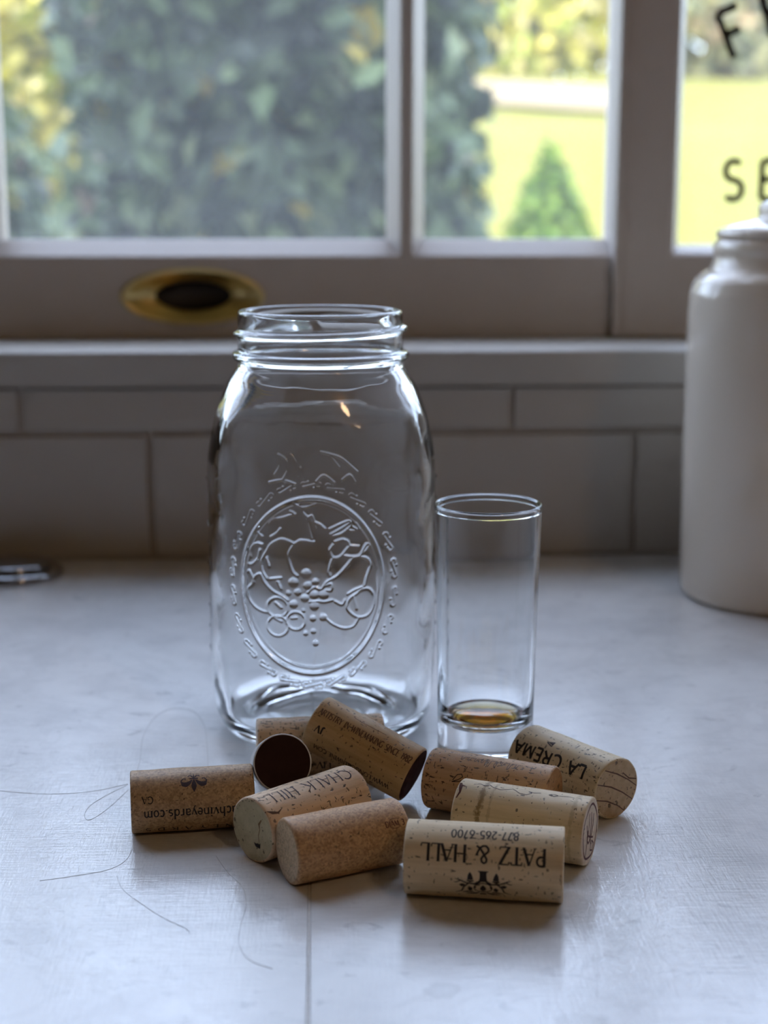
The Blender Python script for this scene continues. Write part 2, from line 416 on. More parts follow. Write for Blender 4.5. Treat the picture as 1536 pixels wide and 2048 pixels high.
# brass flush pull let into the bottom rail
def ell_rings(name, rings, mat, parent, n=72, cap=False):
    V = []; F = []
    for (rx, rz, y) in rings:
        V += [(rx*math.cos(2*math.pi*i/n), y, rz*math.sin(2*math.pi*i/n)) for i in range(n)]
    for k in range(len(rings)-1):
        for i in range(n): F.append((k*n+i, k*n+(i+1) % n, (k+1)*n+(i+1) % n, (k+1)*n+i))
    if cap: F.append(tuple(range((len(rings)-1)*n, len(rings)*n)))
    return mesh(name, V, F, mat, parent, True)
pull = ell_rings('flush_pull', [(0.0496, 0.0193, 0.0), (0.0498, 0.0195, -0.0012), (0.0490, 0.0190, -0.0026), (0.0468, 0.0178, -0.0030), (0.0445, 0.0165, -0.0016), (0.0400, 0.0142, 0.003), (0.0335, 0.0118, 0.0065), (0.0275, 0.0104, 0.0080), (0.0262, 0.0101, 0.0095)], M['brass'], w1)
pull.location = (-0.0864, FY, 0.1603); pull['label'] = 'oval brass flush pull'
cup = ell_rings('recess_cup', [(0.0264, 0.0102, 0.0090), (0.0258, 0.0098, 0.0172)], M['shaded_bronze'], pull, cap=True)

# stop bead between the two sashes and the fixed sash to its right
struct(boxes('trim_2', [(0.2040, 0.2098, 1.038, 1.086, SILL-0.0005, HEAD)], M['white_paint'], None, 0.0012))
w2 = struct(empty('window_2', (0, 0, 0))); w2['label'] = 'second sash beside the canister with black letters on its glass'
F2 = 1.043
boxes('stile', [(0.2100, 0.2440, F2, 1.086, SILL-0.001, HEAD)], M['white_paint'], w2, 0.0018)
boxes('stile', [(XR-0.045, XR, F2, 1.086, SILL-0.001, HEAD)], M['white_paint'], w2, 0.0018)
boxes('bottom_rail', [(0.2430, XR-0.04, F2+0.0002, 1.086, SILL-0.001, 0.1885)], M['white_paint'], w2, 0.001)
boxes('top_rail', [(0.2430, XR-0.04, F2+0.0002, 1.086, HEAD-0.045, HEAD)], M['white_paint'], w2, 0.001)
prism('glazing_bead', [(F2+0.002, 0.188), (F2+0.0035, 0.1895), (1.060, 0.1945), (1.075, 0.1945), (1.08, 0.188)], 'x', 0.2435, XR-0.04, M['white_paint'], w2)
prism('glazing_bead', [(0.2435, F2+0.003), (0.2460, F2+0.003), (0.2525, 1.060), (0.2525, 1.078), (0.2435, 1.08)], 'z', 0.188, HEAD-0.04, M['white_paint'], w2)
prism('muntin', [(p[0]+0.530, p[1]) for p in MUNT], 'z', 0.188, HEAD-0.04, M['white_paint'], w2)
P2 = 1.064
pane2 = boxes('pane', [(0.2450, 0.529, P2, P2+0.0006, 0.190, HEAD-0.04)], M['pane'], w2)
boxes('pane', [(0.531, XR-0.042, P2, P2+0.0006, 0.190, HEAD-0.04)], M['pane'], w2)

# ------------------------------------------------------------------ stroke lettering
def arc(cx, cy, rx, ry, a0, a1, n=14):
    return [(cx+rx*math.cos(R(a0+(a1-a0)*i/n)), cy+ry*math.sin(R(a0+(a1-a0)*i/n))) for i in range(n+1)]
T, H_ = 1.0, 0.5   # thick and thin strokes
GL = {
 'A': (.78, [([(.39,1),(.04,0)],H_),([(.39,1),(.74,0)],T),([(.17,.36),(.61,.36)],H_)]),
 'C': (.80, [(arc(.45,.5,.40,.5,48,312,22),T)]),
 'D': (.80, [([(.12,0),(.12,1)],T),([(.12,1)]+arc(.36,.5,.38,.5,90,-90,18)+[(.12,0)],.8)]),
 'E': (.64, [([(.12,0),(.12,1)],T),([(.12,1),(.56,1)],H_),([(.12,.52),(.48,.52)],H_),([(.12,0),(.60,0)],H_)]),
 'F': (.62, [([(.12,0),(.12,1)],T),([(.12,1),(.58,1)],H_),([(.12,.52),(.48,.52)],H_)]),
 'G': (.84, [(arc(.45,.5,.40,.5,48,315,22),T),([(.74,.02),(.74,.42),(.52,.42)],.7)]),
 'H': (.82, [([(.12,0),(.12,1)],T),([(.70,0),(.70,1)],T),([(.12,.52),(.70,.52)],H_)]),
 'I': (.30, [([(.15,0),(.15,1)],T)]),
 'J': (.46, [([(.32,1),(.32,.15)]+arc(.17,.15,.15,.17,0,-150,8),T)]),
 'K': (.76, [([(.12,0),(.12,1)],T),([(.66,1),(.14,.45)],H_),([(.28,.58),(.70,0)],T)]),
 'L': (.62, [([(.12,0),(.12,1)],T),([(.12,0),(.56,0),(.60,.2)],H_)]),
 'M': (.96, [([(.10,0),(.14,1)],H_),([(.14,1),(.48,.08)],T),([(.48,.08),(.82,1)],H_),([(.82,1),(.86,0)],T)]),
 'N': (.84, [([(.12,0),(.12,1)],H_),([(.12,1),(.72,0)],T),([(.72,0),(.72,1)],H_)]),
 'O': (.90, [(arc(.45,.5,.40,.5,0,360,28),.85)]),
 'P': (.66, [([(.14,0),(.14,1)],T),([(.14,1)]+arc(.34,.74,.25,.26,90,-90,14)+[(.14,.48)],.75)]),
 'R': (.74, [([(.12,0),(.12,1)],T),([(.12,1)]+arc(.33,.75,.24,.25,90,-90,14)+[(.12,.50)],.75),([(.34,.50),(.70,0)],T)]),
 'S': (.60, [(arc(.30,.755,.22,.245,40,270,14)+arc(.30,.255,.24,.255,90,-140,14)[1:],.85)]),
 'T': (.74, [([(.37,0),(.37,1)],T),([(.03,.84),(.05,1),(.69,1),(.71,.84)],H_)]),
 'V': (.78, [([(.04,1),(.40,0)],T),([(.40,0),(.74,1)],H_)]),
 'W': (1.08, [([(.04,1),(.30,0)],T),([(.30,0),(.54,.9)],H_),([(.54,.9),(.78,0)],T),([(.78,0),(1.04,1)],H_)]),
 'Y': (.76, [([(.04,1),(.38,.5)],T),([(.72,1),(.38,.5)],H_),([(.38,.5),(.38,0)],T)]),
 'Z': (.72, [([(.08,.86),(.10,1),(.64,1)],H_),([(.64,1),(.08,0)],T),([(.08,0),(.64,0),(.67,.16)],H_)]),
 '&': (.92, [([(.84,.52),(.66,.14),(.46,0),(.26,0),(.10,.16),(.12,.34),(.40,.56),(.54,.74),(.50,.92),(.36,1),(.22,.92),(.20,.76),(.36,.52),(.62,.16),(.86,.0)],.75),([(.72,.54),(.92,.54)],H_)]),
 '0': (.64, [(arc(.32,.5,.24,.5,0,360,26),T)]),
 '1': (.42, [([(.08,.82),(.24,1),(.24,0)],T)]),
 '2': (.60, [(arc(.29,.73,.22,.27,165,-20,14)+[(.08,0),(.54,0)],T)]),
 '5': (.60, [([(.48,1),(.14,1),(.11,.57)]+arc(.27,.32,.23,.32,110,-150,16),T)]),
 '6': (.60, [([(.44,1),(.16,.62)]+arc(.30,.31,.23,.31,150,-230,24),T)]),
 '7': (.56, [([(.06,1),(.50,1),(.20,0)],T)]),
 '8': (.60, [(arc(.30,.76,.20,.24,-90,270,20),T),(arc(.30,.26,.24,.26,90,450,20),T)]),
 '9': (.60, [(arc(.30,.69,.23,.31,0,360,20),T),([(.53,.69),(.40,.3),(.16,0)],T)]),
 '3': (.58, [(arc(.28,.76,.21,.24,140,-90,14)+arc(.28,.26,.24,.26,90,-140,14)[1:],T)]),
 '-': (.42, [([(.06,.42),(.36,.42)],T)]),
 '.': (.28, [([(.13,.0),(.13,.1)],1.3)]),
 ' ': (.50, []),
 'a': (.56, [(arc(.24,.46,.19,.16,160,0,10)+[(.43,.05),(.50,.0)],T),(arc(.25,.18,.18,.17,60,330,14),.7)]),
 'c': (.50, [(arc(.26,.30,.20,.31,45,315,16),T)]),
 'd': (.60, [(arc(.26,.30,.20,.31,0,360,20),.8),([(.47,0),(.47,1)],T)]),
 'e': (.52, [([(.07,.32),(.46,.32)]+arc(.26,.30,.20,.31,5,310,18),.8)]),
 'h': (.62, [([(.12,0),(.12,1)],T),([(.12,.4)]+arc(.31,.42,.19,.19,150,0,10)+[(.50,0)],.8)]),
 'i': (.26, [([(.13,0),(.13,.62)],T),([(.13,.82),(.13,.93)],1.2)]),
 'm': (.92, [([(.12,0),(.12,.62)],T),([(.12,.42)]+arc(.29,.43,.17,.18,150,0,10)+[(.46,0)],.8),([(.46,.42)]+arc(.63,.43,.17,.18,150,0,10)+[(.80,0)],.8)]),
 'n': (.62, [([(.12,0),(.12,.62)],T),([(.12,.4)]+arc(.31,.42,.19,.19,150,0,10)+[(.50,0)],.8)]),
 'o': (.54, [(arc(.27,.30,.21,.31,0,360,22),.85)]),
 'r': (.44, [([(.12,0),(.12,.62)],T),([(.12,.4)]+arc(.30,.42,.17,.19,150,50,8),.8)]),
 's': (.44, [(arc(.22,.455,.15,.15,40,270,10)+arc(.22,.155,.17,.155,90,-140,10)[1:],.85)]),
 'v': (.54, [([(.04,.62),(.27,0)],T),([(.27,0),(.50,.62)],H_)]),
 'y': (.54, [([(.04,.62),(.28,.02)],T),([(.50,.62),(.22,-.24),(.08,-.26)],.6)]),
}
def text_strokes(s, height, weight, serif=True, track=0.0, length=None, mono=False):
    """-> list of (polyline [(x,y)], width); centred on 0,0; in metres"""
    out = []; x = 0
    for ch in s:
        w, st = GL[ch]
        for pts, k in st:
            k = 1.0 if mono else k
            out.append(([(x+p[0], p[1]) for p in pts], weight*k))
            if serif and len(pts) == 2 and abs(pts[0][1]-pts[1][1]) > 0.5:
                for p in pts:
                    if p[1] < 0.02 or p[1] > 0.6:
                        if ch in 'A' and p[1] > 0.9: continue
                        if ch == 'M' and p[1] < 0.1 and p[0] == .48: continue
                        if ch in 'VW' and p[1] < 0.1: continue
                        if ch == 'T' and p[1] > 0.9: continue
                        out.append(([(x+p[0]-.10, p[1]), (x+p[0]+.10, p[1])], weight*.38))
        x += w + track
    x -= track
    kx = height if length is None else length/x
    return [([((p[0]-x/2)*kx, (p[1]-.5)*height) for p in pts], w*height) for pts, w in out]

def ribbons(strokes, fmap, step=0.0003):
    """flat strips along polylines, mapped to a surface by fmap(x, y)"""
    V = []; F = []
    for pts, wid in strokes:
        P = [Vector((p[0], p[1])) for p in pts]
        wl = wid if isinstance(wid, (list, tuple)) else [wid]*len(P)
        Q = []; Wd = []
        for i in range(len(P)-1):
            d = (P[i+1]-P[i]).length; n = max(1, int(d/step))
            for k in range(n): Q.append(P[i].lerp(P[i+1], k/n)); Wd.append(wl[i]+(wl[i+1]-wl[i])*k/n)
        Q.append(P[-1]); Wd.append(wl[-1])
        b = len(V)
        for i, q in enumerate(Q):
            a = Q[max(i-1, 0)]; c = Q[min(i+1, len(Q)-1)]; tt = c-a
            if tt.length < 1e-9: tt = Vector((1, 0))
            tt.normalize(); nn = Vector((-tt.y, tt.x)); h = Wd[i]/2
            ncross = max(1, int(Wd[i]/0.0006)) if False else 1
            V.append(fmap(q.x+nn.x*h, q.y+nn.y*h)); V.append(fmap(q.x, q.y)); V.append(fmap(q.x-nn.x*h, q.y-nn.y*h))
        for i in range(len(Q)-1):
            j = b+3*i; F.append((j, j+1, j+4, j+3)); F.append((j+1, j+2, j+5, j+4))
    return V, F

def print_mesh(name, strokes, fmap, mat, parent):
    V, F = ribbons(strokes, fmap); return mesh(name, V, F, mat, parent)

# letters stuck on the glass of the second sash
def on_glass(cx, cz, rot):
    c, s = math.cos(rot), math.sin(rot)
    return lambda x, y: (cx + x*c - y*s, P2-0.0004, cz + x*s + y*c)
for ch, h, cx, cz, rot in (('F', 0.0315, 0.2868, 0.3385, R(24)), ('R', 0.0330, 0.3165, 0.3535, R(18)), ('S', 0.0262, 0.2912, 0.2392, 0), ('E', 0.0262, 0.3165, 0.2394, 0)):
    lt = print_mesh('letter_decal', text_strokes(ch, h, 0.165, False, mono=True), on_glass(cx, cz, rot), M['black_vinyl'], pane2)
    lt['label'] = 'black letter ' + ch

# ------------------------------------------------------------------ outdoors
def terrain():
    V = []; F = []; nx, ny = 60, 70; x0, x1, y0, y1 = -14, 18, 1.13, 34
    for j in range(ny+1):
        for i in range(nx+1):
            x = x0+(x1-x0)*i/nx; y = y0+(y1-y0)*(j/ny)**1.6
            s = min(1, max(0, (y-3.6)/6.4)); z = -0.9 + 1.62*s*s*(3-2*s) + 0.19*min(3, max(0, y-10)) + 0.03*max(0, y-13)
            z += 0.04*mnoise.noise(Vector((x*0.8, y*0.8, 0)))*min(1, max(0, y-2))
            V.append((x, y, z))
    for j in range(ny):
        for i in range(nx): a = j*(nx+1)+i; F.append((a, a+1, a+nx+2, a+nx+1))
    return V, F
t = NT('bank_grass'); v = t.coord(); g1 = t.noise(v, 3, 5); g2 = t.noise(v, 60, 3)
t.bsdf(t.mix(g2, t.ramp(g1, [(0.3, (0.110, 0.105, 0.007)), (0.6, (0.155, 0.140, 0.011)), (0.8, (0.190, 0.165, 0.024))]), (0.12, 0.125, 0.010)), 0.9); t.bump(g2, 0.5, 0.02); M['grass'] = t.m
V, F = terrain(); lawn = mesh('lawn', V, F, M['grass'], None, True); tag(lawn, 'sunlit yellow-green grass bank rising behind the hedge', 'lawn', kind='structure')
M['path'] = paint('pale_gravel', (0.22, 0.175, 0.095), 0.95, 0.2, 8)
V = []; F = []
for i in range(41):
    x = -3 + 5.4*i/40; yb = 10.75 + 0.4*math.sin(x*1.3+1.0)
    for k, dy in enumerate((0, 0.5, 1.0, 1.5)):
        V.append((x, yb+dy, 0.72 + 0.19*(yb+dy-10) + 0.045))
    if i:
        for k in range(3): a = (i-1)*4+k; F.append((a, a+1, a+5, a+4))
gp = mesh('garden_path', V, F, M['path'], None, True); tag(gp, 'pale gravel path crossing the grass bank', 'path', kind='structure')

def foliage(name, pts_fn, n, size, palette, parent, seed):
    """n folded leaves in one cloud, each with a tint from the palette"""
    r = random.Random(seed); V = np.zeros((n*6, 3)); F = []; cols = np.zeros((n*8, 4)); cols[:, 3] = 1
    for i in range(n):
        p, nrm = pts_fn(r)
        d = (Vector(nrm) + Vector((r.gauss(0, .7), r.gauss(0, .7), r.gauss(0.25, .6)))).normalized()
        u = d.cross(Vector((r.gauss(0, 1), r.gauss(0, 1), r.gauss(0, 1)))).normalized(); w = u.cross(d)
        s = size*r.uniform(.6, 1.25); p = Vector(p); fold = d*s*0.12
        pts = [p-u*s*.5, p-u*s*.05-w*s*.30+fold, p+u*s*.5, p-u*s*.05+w*s*.30+fold, p-u*s*.05, p+u*s*.2]
        for k in range(6): V[i*6+k] = pts[k]
        b = i*6; F.append((b, b+1, b+2, b+4)); F.append((b, b+4, b+2, b+3))
        wts = [q[1] for q in palette]; c = r.choices([q[0] for q in palette], wts)[0]; k = r.uniform(.75, 1.25)
        cols[i*8:i*8+8, :3] = np.array(c)*k
    me = bpy.data.meshes.new(name); me.from_pydata(V.tolist(), [], F); me.update()
    ca = me.color_attributes.new('leaf', 'FLOAT_COLOR', 'CORNER'); ca.data.foreach_set('color', cols.ravel())
    o = link(name, me, M['leaf'], parent); o['kind'] = 'stuff'; return o

def shrub(name, label, c, rx, ry, h, n, size, palette, seed, group=None, power=2.0, taper=0.0, lumps=0.12):
    root = empty(name, c); tag(root, label, 'shrub', group)
    def pt(r):
        while True:
            x, y, z = r.uniform(-1, 1), r.uniform(-1, 1), r.uniform(-1, 1)
            q = (abs(x)**power+abs(y)**power+abs(z)**power)**(1/power)
            if 0.1 < q <= 1: break
        k = r.uniform(.78, 1.02)/q if r.random() < .7 else r.uniform(.3, .8)/q
        x *= k; y *= k; z *= k
        lum = 1 + lumps*mnoise.noise(Vector((x*3.1+seed, y*3.1, z*3.1)))*2
        tp = 1 - taper*(z*.5+.5)
        return (x*rx*lum*tp, y*ry*lum*tp, h*.5+z*h*.5*lum), (x, y, z)
    foliage('foliage', pt, n, size, palette, root, seed)
    for k in range(3):
        a = k*2.1+seed; tube('stem', [(0.04*math.cos(a), 0.04*math.sin(a), -0.02), (0.12*rx*math.cos(a), .12*ry*math.sin(a), h*.35), (.3*rx*math.cos(a), .3*ry*math.sin(a), h*.7)], 0.018, M['bark'], root, 7)
    return root
def gz(x, y):
    s = min(1, max(0, (y-3.6)/6.4)); return -0.9 + 1.62*s*s*(3-2*s) + 0.19*min(3, max(0, y-10)) + 0.03*max(0, y-13)
DK = [((.08, .12, .06), 5), ((.14, .20, .10), 5), ((.21, .28, .15), 3), ((.32, .38, .22), 1.0), ((.50, .38, .05), .5), ((.035, .05, .03), 5), ((.26, .20, .15), .4)]
YG = [((.42, .39, .06), 4), ((.55, .48, .12), 3), ((.26, .30, .04), 3), ((.62, .56, .25), 1.5)]
GR = [((.10, .20, .012), 4), ((.14, .25, .015), 4), ((.18, .28, .02), 2)]
FAR = [((.22, .21, .09), 3), ((.17, .18, .11), 2), ((.30, .22, .12), 2), ((.16, .18, .09), 2)]
shrub('hedge_shrub', 'dark green broad-leaved shrub outside the window, directly behind the jar', (-0.085, 3.35, gz(0, 3.35)), 0.415, 0.42, 2.10, 17000, .088, DK, 3, 'hedge along the house', 5)
shrub('hedge_shrub', 'dark green broad-leaved shrub outside, behind the brass pull end of the window', (-1.36, 4.35, gz(0, 4.35)), 0.58, 0.40, 1.36, 12000, .10, DK, 5, 'hedge along the house', 5)
shrub('hedge_shrub', 'low dark green shrub outside at the far end of the hedge', (-2.95, 4.2, gz(0, 4.2)), 0.52, 0.42, 1.75, 6000, .11, DK, 9, 'hedge along the house', 5)
shrub('golden_bush', 'sunlit yellow-green bush rising behind the dark hedge', (-1.75, 7.2, gz(0, 7.2)), 1.2, 0.8, 2.5, 9000, .12, YG, 11)
shrub('conical_shrub', 'small pointed bright green shrub standing on the grass bank', (0.79, 5.2, gz(0, 5.2)), 0.40, 0.30, 1.06, 4200, .05, GR, 13, None, 2.0, .78, .10)
for k, (x, y, rx, h, lab) in enumerate(((1.3, 15.5, 1.7, 3.2, 'pale sunlit bush on the ridge above the gravel path'), (5.0, 14.6, 1.5, 1.9, 'hazy olive bush on the ridge, seen past the black letters'), (8.9, 16.0, 2.1, 2.9, 'broad hazy bush at the end of the ridge'), (-3.2, 16.0, 2.0, 3.2, 'rounded bush on the ridge behind the golden bush'))):
    shrub('ridge_bush', lab, (x, y, gz(x, y)-0.15), rx, 1.0, h, 6500, .26, YG if k == 0 else FAR, 20+k, 'bushes on the ridge', 4.0)

# ------------------------------------------------------------------ countertop
ct = empty('marble_countertop', (0, 0, 0)); tag(ct, 'white and grey marble countertop with a thin seam, scratched and glossy', 'countertop')
SX = -0.0045
def slab(x0, x1):
    return boxes('slab', [(x0, x1, 0.20, WY+0.002, -0.03, 0.0)], M['marble'], ct, 0.0004, 1)
slab(-1.15, SX-0.0003); slab(SX+0.0003, 1.15)
boxes('seam_strip', [(SX-0.0003, SX+0.0003, 0.2005, WY, -0.02, -0.0001)], M['seam'], ct)
boxes('front_edge', [(-1.15, 1.15, 0.192, 0.2005, -0.04, 0.0)], M['marble'], ct, 0.002, 2)
cab = empty('base_cabinet', (0, 0.55, -0.9)); tag(cab, 'painted base cabinet carrying the marble countertop', 'cabinet')
boxes('body', [(-1.12, 1.12, -0.32, 0.38, 0.0, 0.86999)], M['white_paint'], cab)
for k in range(4):
    d = boxes('door', [(-1.10+k*.55, -0.56+k*.55, -0.338, -0.320, 0.08, 0.85)], M['white_paint'], cab, 0.002)
    boxes('knob', [(-0.62+k*.55, -0.60+k*.55, -0.36, -0.337, 0.72, 0.74)], M['brass'], d, 0.004)

# ------------------------------------------------------------------ embossed glass jar
JX, JY = 0.0009, 0.6300
ECX, ECZ = -0.0042, 0.0722                       # centre of the oval emblem on the front face
def crop(x, y):                                   # drawing units of the emblem -> metres on the glass
    return ((470+x/4.8-620)/5.026/1000, -(1000+y/4.8-1172)/5.026/.966/1000)
LINES = [
 [(740,400),(620,385),(560,415),(500,390),(430,378),(340,430),(300,500),(255,580),(255,680),(300,760)],
 [(560,415),(510,500),(510,580),(540,680),(580,720)], [(140,560),(150,480),(200,430),(260,435)], [(235,490),(215,570),(160,630),(120,630)],
 [(325,240),(370,190),(450,175),(520,150),(570,140),(520,110)], [(640,70),(640,120),(690,165),(725,150),(750,210),(800,235),(850,280),(820,260)],
 [(690,165),(680,210),(720,370)], [(740,180),(760,280)], [(560,40),(640,75),(760,45)], [(890,280),(1000,230),(1080,205),(1100,260),(1150,290),(1090,300),(1050,280)],
 [(900,330),(1000,275),(1090,215)], [(910,345),(1010,320),(1090,250)], [(1140,230),(1170,290)], [(300,560),(320,640)], [(340,360),(400,320),(430,280)], [(220,320),(260,360)],
 [(940,400),(1010,380),(1060,400),(1080,440),(1160,450)], [(920,430),(890,480),(920,550),(990,540),(1060,460),(1080,440)],
 [(1010,530),(1080,545),(1170,540),(1210,470),(1240,430),(1260,450),(1200,520)], [(920,550),(900,600),(880,680),(890,720)],
 [(1100,565),(1040,640),(950,730),(860,780),(810,850)], [(1100,565),(1160,550),(1240,570),(1270,640),(1240,730),(1215,830)],
 [(1140,900),(1070,950),(1050,1020),(1080,1080),(1160,1130),(1250,1110),(1300,1020),(1300,920),(1250,860),(1180,865),(1140,900)],
 [(1110,920),(1140,1050)], [(1060,900),(1110,870),(1190,840)], [(860,1140),(920,1190),(1020,1230),(1110,1210),(1160,1130)], [(940,970),(1000,1000),(1030,960)],
 [(110,710),(130,700),(170,800),(110,870),(115,950),(170,1030),(240,1070),(300,1080)], [(160,800),(190,740),(240,720),(280,800),(350,870),(440,920),(490,960)],
 [(330,760),(430,745)], [(400,780),(430,850)], [(380,985),(430,1030)], [(370,1135),(430,1165)], [(525,1130),(570,1125)], [(700,970),(780,965),(840,970),(910,955)], [(680,880),(740,830),(790,850)], [(840,820),(900,800),(900,860),(850,860)],
]
for (cx, cy, r) in ((395,1030,95), (395,1210,97), (565,1155,85)):
    LINES.append([(cx+r*math.cos(a*math.pi/12), cy+r*math.sin(a*math.pi/12)) for a in range(25)])
BUMPS = [(665,700,45),(545,785,45),(680,815,40),(750,780,33),(740,905,42),(830,905,45),(585,880,32),(650,935,38),(740,1010,45),(545,995,40),(635,1055,22),(725,1130,32),(825,1120,38),(655,1275,25),(728,1255,27),(748,1370,30),(500,890,25)]
def emblem(s, z):
    """relief in metres at arc position s and height z (arrays) measured from the emblem centre"""
    h = np.zeros_like(s)
    def seg(a, b, w, amp):
        m = (s > min(a[0], b[0])-3*w) & (s < max(a[0], b[0])+3*w) & (z > min(a[1], b[1])-3*w) & (z < max(a[1], b[1])+3*w)
        if not m.any(): return
        px, pz = s[m]-a[0], z[m]-a[1]; dx, dz = b[0]-a[0], b[1]-a[1]; L = dx*dx+dz*dz+1e-12
        t_ = np.clip((px*dx+pz*dz)/L, 0, 1); d = np.hypot(px-t_*dx, pz-t_*dz)
        h[m] = np.maximum(h[m], amp*np.exp(-(d/w)**2))
    def line(P, w=0.00040, amp=0.00062):
        P = catmull([(p[0], p[1], 0) for p in P], 4)
        for a, b in zip(P, P[1:]): seg(a, b, w, amp)
    for L in LINES: line([crop(*p) for p in L])
    for x, y, r in BUMPS:
        cx, cz = crop(x, y); rr = r/4.8/5.026/1000
        q = 1-((s-cx)**2+(z-cz)**2)/(rr*rr); m = q > 0
        h[m] = np.maximum(h[m], 0.0007*np.sqrt(q[m])*min(1, rr/0.0016))
    rx, rz = 0.0278, 0.0361
    k = np.hypot(s/rx, z/rz); d = (k-1)*np.minimum(rx, rz)
    h = np.maximum(h, 0.00095*np.exp(-(d/0.00060)**2)); h = np.maximum(h, 0.0003*np.exp(-((d+0.0018)/0.0004)**2))
    # scrolls round the oval
    for i in range(22):
        a = 2*math.pi*(i+.5)/22; ex, ez = 0.0328*math.cos(a), 0.0412*math.sin(a)
        tg = Vector((-0.0328*math.sin(a), 0.0412*math.cos(a))).normalized(); nn = Vector((tg.y, -tg.x))
        def P(u, v): q = Vector((ex, ez)) + tg*u*1e-3 + nn*v*1e-3; return (q.x, q.y)
        line([P(-2.2, -.9), P(-3.4, -.9), P(-3.9, 0), P(-3.3, .8), P(-2, .5), P(2, -.5), P(3.3, -.8), P(3.9, 0), P(3.4, .9), P(2.2, .9)], 0.00032, 0.00045)
        for u in (-1.0, 1.2):
            c = P(u, 1.2 if u > 0 else -1.2); q = 1-((s-c[0])**2+(z-c[1])**2)/(0.00055**2); m = q > 0; h[m] = np.maximum(h[m], 0.0005*np.sqrt(q[m]))
    # leaf spray above the oval
    for L in ([(-14,45),(-12,49),(-13,53)], [(-11,43),(-9,47),(-10,51),(-13,53)], [(-5,45),(-6,50),(-8,53)], [(-3,44),(-4,48)], [(4,54),(8,53),(12,51.5),(16,48),(18,46)], [(8,52),(11,48)], [(-16,42),(-11,43),(-6,41.5)], [(2,42.5),(5,45),(9,42)], [(12,43),(15,45),(17,42)]):
        line([(p[0]*1e-3, p[1]*1e-3) for p in L], 0.00045, 0.0006)
    return h

